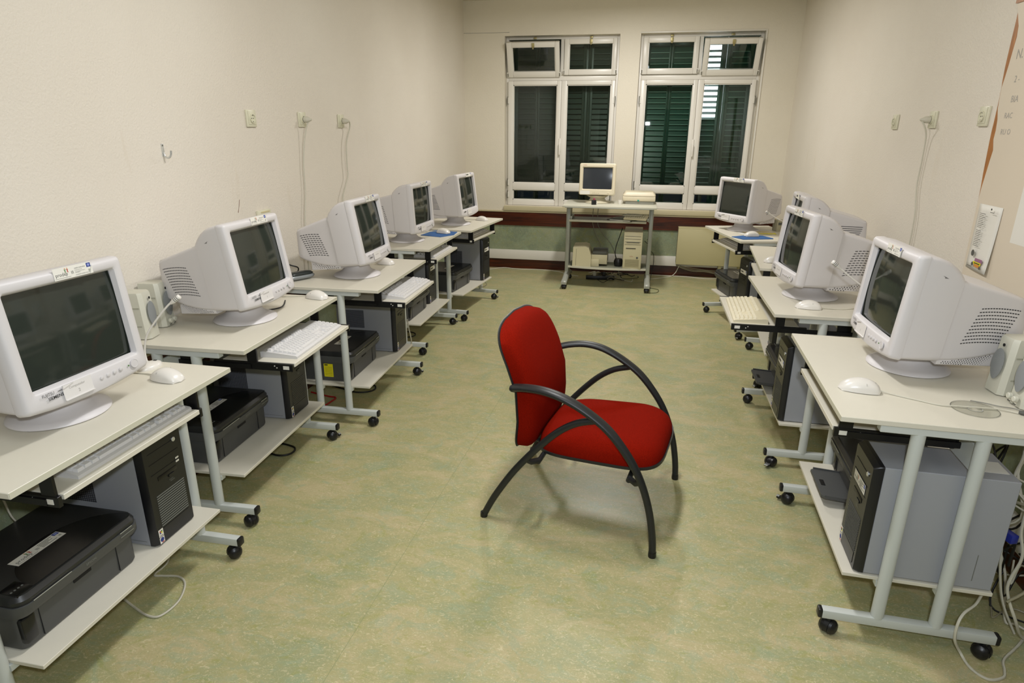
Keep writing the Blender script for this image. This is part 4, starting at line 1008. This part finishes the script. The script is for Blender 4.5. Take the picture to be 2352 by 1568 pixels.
cord('floor_cord', [(-1.85, 6.70, .004), (-1.64, 6.86, .004), (-1.484, 6.99, .006), (-1.289, 6.96, .004), (-1.087, 6.985, .004), (-.854, 6.938, .004), (-.72, 6.80, .004), (-.60, 6.75, .004)], .005, cordw, 'white cord along the dark skirting left of the rolling cart'.replace('left of', 'running to'))
cord('floor_cord', [(.12, 6.98, .004), (.20, 6.985, .004), (.336, 6.975, .004), (.522, 6.98, .004), (.699, 6.93, .004), (.80, 6.93, .004), (.95, 7.0, .004)], .005, cordw, 'white cord on the floor below the radiator')
cord('hanging_cord', [(.47, 6.985, .13), (.452, 6.98, .09), (.43, 6.98, .04), (.384, 6.96, .004), (.287, 6.859, .004), (.194, 6.795, .004), (.10, 6.76, .004)], .0045, cordw, 'white cord dropping from the trunking beside the radiator')
for i, (dz, lb) in enumerate(((0, 'upper'), (-.016, 'middle'), (-.03, 'lowest'))):
    cord('bundled_cord', [(.432, 6.99, .127+dz*.3), (.52, 6.975, .113+dz*.8), (.62, 6.975, .098+dz), (.741, 6.98, .085+dz*.6), (.877, 6.98, .080+dz), (1.0, 6.985, .09)], .004, mat('cord_dull', '#9a947c', .5), lb+' of the dull cords strung under the radiator')
cord('floor_cord', [(1.13, 1.86, .19), (1.10, 1.83, .172), (1.073, 1.80, .158), (1.030, 1.765, .150), (1.010, 1.745, .125), (1.012, 1.742, .07), (1.045, 1.755, .012), (1.054, 1.707, .004), (1.085, 1.673, .004), (1.13, 1.689, .004), (1.148, 1.718, .004), (1.167, 1.763, .004), (1.233, 1.828, .004), (1.30, 1.90, .004)], .0042, cordw, 'white cord drooping over the foot bar of the desk with the disc')
# tangle behind the large tower
random.seed(11); mb = MB()
for i in range(16):
    pts = []; a = random.uniform(1.17, 1.34); b = random.uniform(1.72, 2.25); z = random.uniform(.05, .5)
    for j in range(7):
        pts.append((a, b, max(.012, z))); a = min(1.36, max(1.155, a+random.uniform(-.09, .09))); b += random.uniform(-.12, .12); z += random.uniform(-.16, .12)
    mb.tube(pts, random.choice((.003, .0035, .0045)), random.choice((cordw, cordw, cordk, mat('cord_dull', '#9a947c', .5))), n=6, sub=5)
tag(mb.build('cable_tangle', angle=60), 'tangle of white and black cables behind the large grey tower', 'cables', kind='stuff')
cord('hanging_cord', [(1.16, 1.96, .72), (1.175, 1.95, .60), (1.17, 1.955, .52), (1.19, 1.97, .40), (1.18, 1.93, .26), (1.20, 1.90, .12), (1.25, 1.88, .01)], .004, cordw, 'white cord falling from the desktop behind the large grey tower')
cord('hanging_cord', [(1.17, 1.86, .50), (1.165, 1.85, .40), (1.175, 1.83, .32), (1.155, 1.82, .22), (1.19, 1.80, .12), (1.25, 1.84, .03), (1.33, 1.86, .01)], .0045, cordw, 'thicker white cord bowing out past the rear of the large grey tower')
t = thing('cable_connector', 'blue plug hanging in the cables behind the large grey tower', 'plug', (1.150, 1.865, .365), .3)
mb = MB(); mb.b2(-.012, .012, -.018, .018, -.014, .014, mat('plug_blue', '#24308f', .4), .003); mb.build('connector_shell', t)
mb = MB(); mb.tube([(.010, 0, 0), (.035, .01, -.01), (.06, .03, -.06), (.07, .04, -.14)], .004, cordk, n=8, sub=5); mb.build('cable', t, 60)

# ---------------------------------------------------------------- rolling cart by the window
t = thing('rolling_cart', 'silver rolling computer cart standing in front of the windows', 'cart', (-.283, 6.17, 0))
mb = MB(); mb.b2(-.445, .445, 0, .535, .802, .820, carttop, .004); mb.b2(-.42, .42, -.004, .006, .796, .806, cartm, .003); mb.build('cart_top', t)
for s_ in (-1, 1):
    x = s_*.405
    mb = MB(); mb.b2(x-.020, x+.020, .19, .235, .10, .800, cartm, .008); mb.build('front_post', t)
    mb = MB(); mb.b2(x-.006, x+.006, .235, .30, .14, .78, mat('cart_dark_side', '#6f7169', .5))
    for z in range(12): mb.b2(x-.0065, x+.0065, .25, .285, .20+z*.045, .225+z*.045, dgrey)
    mb.build('side_panel', t)
    mb = MB(); mb.b2(x-.018, x+.018, .30, .34, .10, .80, cartm, .008); mb.build('rear_post', t)
    mb = MB(); mb.loft([[(x+a, y, z+b) for a, b in ((-.027, -.012), (.027, -.012), (.027, .014*q), (.015, .026*q), (-.015, .026*q), (-.027, .014*q))] for y, z, q in ((-.045, .062, .5), (-.03, .066, .9), (.08, .075, 1.1), (.19, .092, 1.6), (.33, .092, 1.5), (.47, .070, 1.0), (.50, .064, .5))], cartm, smooth=False)
    mb.build('foot', t)
    for y in (-.012, .465): caster('caster', t, x, y, 0, 1.57)
mb = MB(); mb.b2(-.385, .355, .12, .38, .655, .668, mat('cart_tray_top', '#77786b', .4)); mb.b2(-.39, .36, .108, .124, .650, .672, carttop, .005)
tr = mb.build('sliding_tray', t)
for s_ in (-1, 1): mb = MB(); mb.b2(s_*.372-.010, s_*.372+.010, .13, .36, .668, .700, cartm, .002); mb.b2(s_*.385-.004, s_*.385+.004, .16, .33, .655, .80, cartm); mb.build('tray_rail', tr)
mb = MB(); pts = [(-.385, .42)] + [(-.385+.77*i/12, .12-.045*math.sin(PI*i/12)) for i in range(13)] + [(.385, .42)]
mb.prism(pts, 'z', .197, .205, mat('cart_shelf_top', '#8a8b7a', .4)); mb.prism([(p[0], p[1]-.006) for p in pts[1:-1]] + [(p[0], p[1]+.004) for p in pts[-2:0:-1]], 'z', .192, .210, carttop); mb.build('bottom_shelf', t)
# things on the cart
CY = 6.17
def make_small_monitor(loc, label):
    t = thing('crt_monitor', label, 'monitor', loc, -PI/2-.03)
    T = Matrix.Translation((0, 0, 0)) @ Matrix.Rotation(-.06, 4, 'Y'); A = .115; w = .175; z0, z1 = .075, .375; b = crt_y
    mb = MB(); mb.M = T
    def rg(a, ww, za, zb, r): return [(a, y, z) for (y, z) in rrect(-ww, ww, za, zb, r, 5, 4)]
    mb.loft([rg(A-.04, w, z0, z1, .018), rg(A-.006, w, z0, z1, .016), rg(A, w-.008, z0+.008, z1-.008, .012), rg(A, .150, .122, z1-.032, .008), rg(A-.006, .145, .127, z1-.037, .008), rg(A-.014, .141, .131, z1-.041, .008)], b, cap1=False)
    bz = mb.build('front_bezel', t)
    mb = MB(); mb.M = T; mb.grid(lambda u, v: (A-.018+.008*(1-(2*u-1)**2*.6-(2*v-1)**2*.4), -.144+.288*u, .128+.210*v), 12, 10, scr_b); mb.build('screen', t, 180)
    mb = MB(); mb.M = T; mb.loft([rg(A-.041, w-.003, z0+.004, z1-.003, .02), rg(A-.12, w-.02, z0+.01, z1-.03, .03), rg(A-.20, .125, z0+.03, z1-.07, .04), rg(A-.33, .11, z0+.04, z1-.09, .03)], b); mb.build('housing', t, 40)
    mb = MB(); mb.lathe([(0, 0), (.125, 0), (.130, .004), (.125, .010), (.085, .022), (.07, .045), (.11, .070), (0, .085)], (0, 0, 0), mat('aged_beige_shade', '#c3bca4', .45), 36); mb.build('swivel_base', t, 45)
    mb = MB(); mb.M = T @ Matrix.Translation((A+.0005, -.115, .098)) @ FRONT; mb.plate(0, 0, .095, .034, .0006, white); mb.build('paper_label', bz)
    mb = MB(); mb.M = T @ Matrix.Translation((A+.0005, -.13, z1-.020)) @ FRONT; mb.text('COMPAQ', .008, -.012, 0, .0004, redi); mb.build('maker_logo', bz)
    for i in range(4): mb = MB(); mb.M = T; mb.lathe([(.005, 0), (.004, .003), (0, .003)], (A, -.035+i*.018, .098), b, 10, 'x'); mb.build('control_button', bz)
    mb = MB(); mb.M = T; mb.lathe([(.009, 0), (.008, .003), (0, .003)], (A, .11, .098), b, 12, 'x'); mb.build('power_button', bz)
make_small_monitor((-.418, 6.50, .820), 'small yellowed tube monitor standing on the rolling cart')
t = thing('webcam', 'little black webcam with red top in front of the small yellowed monitor', 'webcam', (-.437, 6.285, .820), .3)
mb = MB(); mb.b2(-.022, .022, -.016, .016, 0, .045, blackp, .005); mb.cyl((0, -.020, .025), .010, .006, dark, 14, 'y'); mb.build('camera_body', t)
mb = MB(); mb.lathe([(.012, 0), (.010, .012), (.006, .018), (0, .018)], (.004, .006, .045), mat('webcam_pink', '#8a3048', .5), 12); mb.b2(.023, .030, -.012, .012, .004, .030, white); mb.build('clip', t)
t = thing('candle_cup', 'small white cup between the small monitor and the beige scanner', 'cup', (-.190, 6.40, .820))
mb = MB(); mb.lathe([(0, 0), (.018, 0), (.021, .020), (.021, .038), (.019, .038), (.018, .010), (0, .008)], (0, 0, 0), white, 20); mb.build('cup_body', t)
t = thing('flatbed_scanner', 'beige scanner and printer with a small green mark on the rolling cart', 'scanner', (-.010, 6.42, .820))
mb = MB(); mb.b2(-.13, .145, .01, .24, 0, .028, mat('scanner_grey_base', '#8f8f84', .5), .004); mb.build('base', t)
mb = MB(); mb.b2(-.158, .158, 0, .27, .028, .078, crt_y, .010); b = mb.build('scanner_body', t)
mb = MB(); mb.loft([[(x, y, z) for x, y in rrect(-.158+g, .158-g, .0+g, .275-g, .02, 4, 3)] for z, g in ((.078, 0), (.088, .001), (.112, .022))], crt_y); mb.build('scanner_lid', t, 40)
mb = MB(); mb.M = Matrix.Translation((-.006, -.0006, .036)) @ FACE_NY; mb.plate(0, 0, .016, .014, .0004, mat('green_badge', '#2f9a86', .5)); mb.build('green_badge', b)
t = thing('keyboard', 'cream keyboard with its cord wound on it, lying across the cart tray', 'keyboard', (-.11, 6.325, .668), -.20)
K = t
mb = MB(); mb.M = Matrix.Translation((0, 0, .036)) @ Matrix.Rotation(.22, 4, 'X'); mb.b2(-.02, .20, -.075, .055, 0, .018, kb_y, .004)
mb.build('case', t)
mb = MB(); mb.M = Matrix.Translation((0, 0, .036)) @ Matrix.Rotation(.22, 4, 'X')
for i in range(10):
    for j in range(5): mb.b2(-.010+i*.0205, .007+i*.0205, -.066+j*.022, -.048+j*.022, .018, .024, kb_yk)
mb.build('keys', t)
mb = MB(); mb.tube([(-.02, -.02, .055), (-.03, .0, .062), (.03, .02, .066), (.10, .03, .066), (.15, -.01, .064), (.12, -.05, .064), (.03, -.06, .063), (-.03, -.05, .058), (-.035, .02, .056), (.06, .05, .062)], .004, cordw, n=6, sub=5); mb.build('cable', t, 60)
t = thing('document_binder', 'dark grey folder under the cream keyboard on the cart tray', 'folder', (-.165, 6.37, .668), -.35)
mb = MB(); mb.prism([(-.12, 0), (-.12, .012), (.0, .034), (.13, .034), (.13, 0)], 'y', -.08, .09, dgrey); mb.build('folder_cover', t)
mb = MB(); mb.b2(-.09, .12, -.083, -.080, .004, .012, white); mb.build('paper_block', t)
t = thing('beige_tower', 'yellowed beige tower computer on the cart shelf', 'computer', (-.038, 6.27, .205)); t.name = 'computer_tower'
mb = MB(); mb.b2(-.088, .088, .012, .39, 0, .362, mat('tower_beige_case', '#b3ab8c', .5), .003); mb.build('case', t)
tb = mat('tower_beige_front', '#cbc3a1', .45)
mb = MB(); mb.b2(-.089, .089, 0, .014, 0, .364, tb, .004); fp = mb.build('front_panel', t)
mb = MB()
for z in (.325, .298, .270): mb.b2(-.078, .074, -.002, .002, z-.001, z+.001, inkg)
mb.b2(-.078, .074, -.003, .003, .245, .246, inkg)
mb.build('panel_groove', fp)
mb = MB(); mb.b2(-.065, .030, -.003, .0, .203, .209, dark); mb.build('floppy_slot', fp); mb = MB(); mb.b2(-.062, .062, -.0035, 0, .262, .266, inkg); mb.build('disc_tray', fp)
mb = MB()
for i in range(9): mb.b2(-.068, .068, -.002, .002, .025+i*.0085, .028+i*.0085, mat('beige_groove', '#8e8768', .5))
mb.build('front_grille', fp)
mb = MB(); mb.M = Matrix.Translation((-.02, -.0012, .125)) @ FACE_NY; mb.text('COMPAQ', .008, -.006, 0, .0004, redi); mb.build('maker_logo', fp)
mb = MB(); mb.lathe([(.010, -.003), (.010, 0), (0, 0)], (.048, 0, .115), inkg, 14, 'y'); mb.build('power_button', fp)
t = thing('old_printer', 'stepped beige printer on the cart shelf', 'printer', (-.525, 6.28, .205), .03); t.name = 'inkjet_printer'
mb = MB(); mb.prism([(-.10, 0), (.085, 0), (.085, .115), (.06, .185), (.02, .200), (-.095, .192)], 'y', 0, .30, tb); mb.b2(-.065, -.063, -.001, 0, .01, .18, inkg); mb.build('body', t)
mb = MB(); mb.b2(.086, .245, .06, .28, .020, .115, tb, .006); mb.b2(.086, .165, .03, .10, .0, .070, tb, .004); mb.build('output_tray', t)
mb = MB(); mb.b2(.095, .24, .07, .27, .115, .145, dgrey, .004); mb.b2(.10, .25, .27, .30, .02, .15, mat('printer_back_grey', '#7d7f78', .5)); mb.build('paper_feed', t)
t = thing('power_adapter', 'round black power adapter beside the beige tower on the cart shelf', 'adapter', (-.172, 6.40, .205))
mb = MB(); mb.lathe([(0, 0), (.036, 0), (.044, .02), (.046, .05), (.036, .075), (0, .08)], (0, 0, 0), blackp, 20); mb.build('adapter_body', t)
mb = MB(); mb.tube([(-.02, 0, .07), (-.035, .0, .12), (-.03, .02, .20), (.0, .05, .30), (.02, .10, .37)], .004, cordk, n=6, sub=5); mb.build('cable', t, 60)
cord('hanging_cord', [(-.46, 6.60, .80), (-.46, 6.60, .60), (-.42, 6.60, .48), (-.38, 6.61, .40), (-.35, 6.60, .30), (-.34, 6.58, .215)], .003, mat('cord_grey', '#8c8a80', .5), 'thin grey cord hanging behind the cart down to the stepped printer')
cord('hanging_cord', [(-.41, 6.62, .80), (-.41, 6.62, .60), (-.36, 6.63, .50), (-.26, 6.63, .38), (-.20, 6.62, .24), (-.16, 6.60, .06)], .003, mat('cord_grey', '#8c8a80', .5), 'thin grey cord crossing behind the cart towards the floor')
cord('hanging_cord', [(.075, 6.58, .44), (.10, 6.56, .42), (.125, 6.55, .41), (.13, 6.58, .46), (.10, 6.60, .45)], .003, cordk, 'black cord curl between the beige tower and cart post')
cord('hanging_cord', [(.15, 6.60, .33), (.175, 6.58, .30), (.18, 6.57, .22), (.165, 6.56, .10), (.15, 6.45, .01)], .003, cordk, 'black cord falling beside the cart post to the floor')
cord('floor_cord', [(.10, 6.40, .004), (.17, 6.36, .004), (.24, 6.30, .004), (.22, 6.18, .004), (.13, 6.15, .004)], .003, mat('cord_olive', '#5f6140', .5), 'dull thin cord curling on the floor beside the cart caster')
random.seed(5); mb = MB()
for i in range(12):
    pts = []; a = random.uniform(-.5, .02); b = random.uniform(6.50, 6.80)
    for j in range(6): pts.append((a, b, random.uniform(.006, .05))); a += random.uniform(-.12, .12); b = min(6.9, max(6.42, b+random.uniform(-.10, .10)))
    mb.tube(pts, random.choice((.003, .004)), random.choice((cordw, cordk, cordk, mat('cord_dull', '#9a947c', .5))), n=6, sub=5)
tag(mb.build('cable_tangle', angle=60), 'heap of cables on the floor under the rolling cart', 'cables', kind='stuff')
t = thing('power_strip', 'dark power strip among the cables under the rolling cart', 'power strip', (-.36, 6.66, 0), .1)
mb = MB(); mb.b2(-.15, .15, -.025, .025, 0, .04, blackp, .005); mb.build('strip_body', t)
for i in range(2): mb = MB(); mb.lathe([(.018, 0), (.020, .02), (.014, .04), (0, .042)], (-.06+i*.1, 0, .04), blackp if i else cordw, 12); mb.build('plug', t)

# ---------------------------------------------------------------- red armchair
cx_, cy_ = .133+.3*math.cos(math.radians(79.3)), 2.050+.3*math.sin(math.radians(79.3))
t = thing('red_armchair', 'red upholstered armchair with curved black arms standing alone on the floor', 'chair', (cx_, cy_, 0), math.radians(-10.4))
arm = [(-.001, .012), (-.006, .08), (-.024, .182), (-.054, .279), (-.092, .358), (-.141, .427), (-.19, .481), (-.244, .522), (-.312, .560), (-.38, .585), (-.449, .594), (-.518, .587), (-.575, .572)]
rl = [(-.686, .012), (-.642, .102), (-.573, .215), (-.515, .294), (-.444, .378), (-.376, .446), (-.309, .490), (-.240, .512)]
for s_ in (-1, 1):
    Y = s_*.30
    P = catmull([(a, Y - s_*(.0 if a > -.35 else .045*((-.35-a)/.225)**2), z) for a, z in arm], 4)
    rings = []; n = 14
    for i, p in enumerate(P):
        tt = (P[min(i+1, len(P)-1)]-P[max(i-1, 0)]).normalized(); y_ = Vector((0, 1, 0)); nn = tt.cross(y_).normalized()
        q = min(1, max(0, (p.z-.22)/.25)); wy = .0135+.0105*q; wn = .0135+.0008*q
        rings.append([tuple(p+y_*wy*math.cos(2*PI*j/n)+nn*wn*math.sin(2*PI*j/n)) for j in range(n)])
    mb = MB(); mb.loft(rings, chairk); ar = mb.build('armrest_leg', t, 50)
    mb = MB(); mb.lathe([(0, 0), (.0145, 0), (.0155, .006), (.0145, .022), (0, .022)], (-.001, Y, 0), blackp, 14); mb.build('foot_cap', ar, 50)
    e = P[-1]; mb = MB(); mb.lathe([(0, -.014), (.010, -.013), (.0145, -.006), (.0145, .006), (.010, .013), (0, .014)], (e.x-.004, e.y, e.z-.004), chairk, 14, 'x'); mb.tube([(e.x+.012, e.y, e.z-.004), (e.x-.008, e.y-s_*.020, e.z-.006), (e.x-.016, e.y-s_*.034, e.z-.008)], .008, chairk, n=10); mb.build('arm_end', ar, 50)
    mb = MB(); mb.tube([(a, Y*.985, z) for a, z in rl], .0135, chairk, n=12, sub=4); rr_ = mb.build('rear_leg', t, 50)
    mb = MB(); mb.lathe([(0, 0), (.0145, 0), (.0155, .006), (.0145, .020), (0, .020)], (-.688, Y*.985, 0), blackp, 14); mb.build('foot_cap', rr_, 50)
# under-seat frame
mb = MB()
for a, z in ((-.115, .275), (-.470, .278)):
    mb.tube([(a, -.262, z), (a, -.20, z+.003), (a, .20, z+.003), (a, .262, z)], .010, chairk, n=10)
for yy in (-.12, .12):
    mb.tube([(-.11, yy, .284), (-.49, yy, .286)], .010, chairk, n=8)
    mb.tube([(-.49, yy, .288), (-.570, yy*.8, .296), (-.593, yy*.75, .33), (-.593, yy*.75, .42)], .009, chairk, n=8)
for s_ in (-1, 1):
    mb.tube([(-.112, s_*.250, .277), (-.085, s_*.282, .282), (-.064, s_*.297, .300)], .012, chairk, n=10); mb.tube([(-.470, s_*.250, .280), (-.492, s_*.280, .284), (-.509, s_*.293, .298)], .012, chairk, n=10)
mb.build('seat_frame', t, 50)
def sup(r, a, e): 
    c, s2 = math.cos(a), math.sin(a); return (r*math.copysign(abs(c)**e, c), r*math.copysign(abs(s2)**e, s2))
def seat(r, a, side, th=.078, z0=.310, g=0):
    p, q = sup(r, a, .46); x = -.262+(.252+g)*p; w_ = (.232+g)+.014*p; y = w_*q
    ed = math.sqrt(max(0, 1-r**7))
    if side > 0: z = z0+.008+th*ed**.8 - .022*max(0, p-.45)**1.3*2 - .010*max(0, -p-.5)
    else: z = z0
    return (x, y, z+.012*p)
mb = MB(); mb.pad(lambda r, a, s2: seat(r, a, s2), red_m, 10, 56); mb.build('seat_cushion', t, 60)
def seatb(r, a, side):
    p, q = sup(r, a, .46); x = -.262+.256*p; y = (.236+.014*p)*q
    return (x, y, (.311 if side > 0 else .292)+.012*p + (0 if side > 0 else .008*r**4))
mb = MB(); mb.pad(seatb, chairk, 6, 56); mb.build('seat_shell', t, 60)
# backrest: y across, h up; centre line profile
prof = [(.280, -.596), (.31, -.592), (.38, -.583), (.47, -.579), (.53, -.586), (.59, -.602), (.65, -.626), (.71, -.652), (.76, -.671), (.81, -.690)]
def px_(z):
    for i in range(len(prof)-1):
        if z <= prof[i+1][0]:
            k = max(0, (z-prof[i][0])/(prof[i+1][0]-prof[i][0])); return prof[i][1]+(prof[i+1][1]-prof[i][1])*k
    return prof[-1][1]
def back(r, a, side, g=0, off=0, th=.034, bt=.012):
    p, q = sup(1, a, .31)
    zc_, zh = .540, .260+g
    wz = .236 - .010*math.exp(-((zc_+zh*q-.47)/.09)**2)
    if q < 0: wz -= .010*abs(q)**3
    y = (wz+g)*p
    z = zc_ + (zh-(.034*abs(p)**2.0 if q > 0 else 0))*q
    y *= r; z = zc_+(z-zc_)*r
    x = px_(z)+off + .004*(y/.235)**2
    ed = math.sqrt(max(0, 1-r**5))
    return (x+th*ed**(.45 if th > .02 else .8) if side > 0 else x-bt*ed, y, z)
mb = MB(); mb.pad(lambda r, a, s2: back(r, a, s2, 0, .012, .074, .0), red_m, 12, 72); mb.build("backrest_cushion", t, 60)
mb = MB(); mb.pad(lambda r, a, s2: back(r, a, s2, .005, .006, .012, .014), chairk, 8, 72); mb.build("backrest_shell", t, 60)
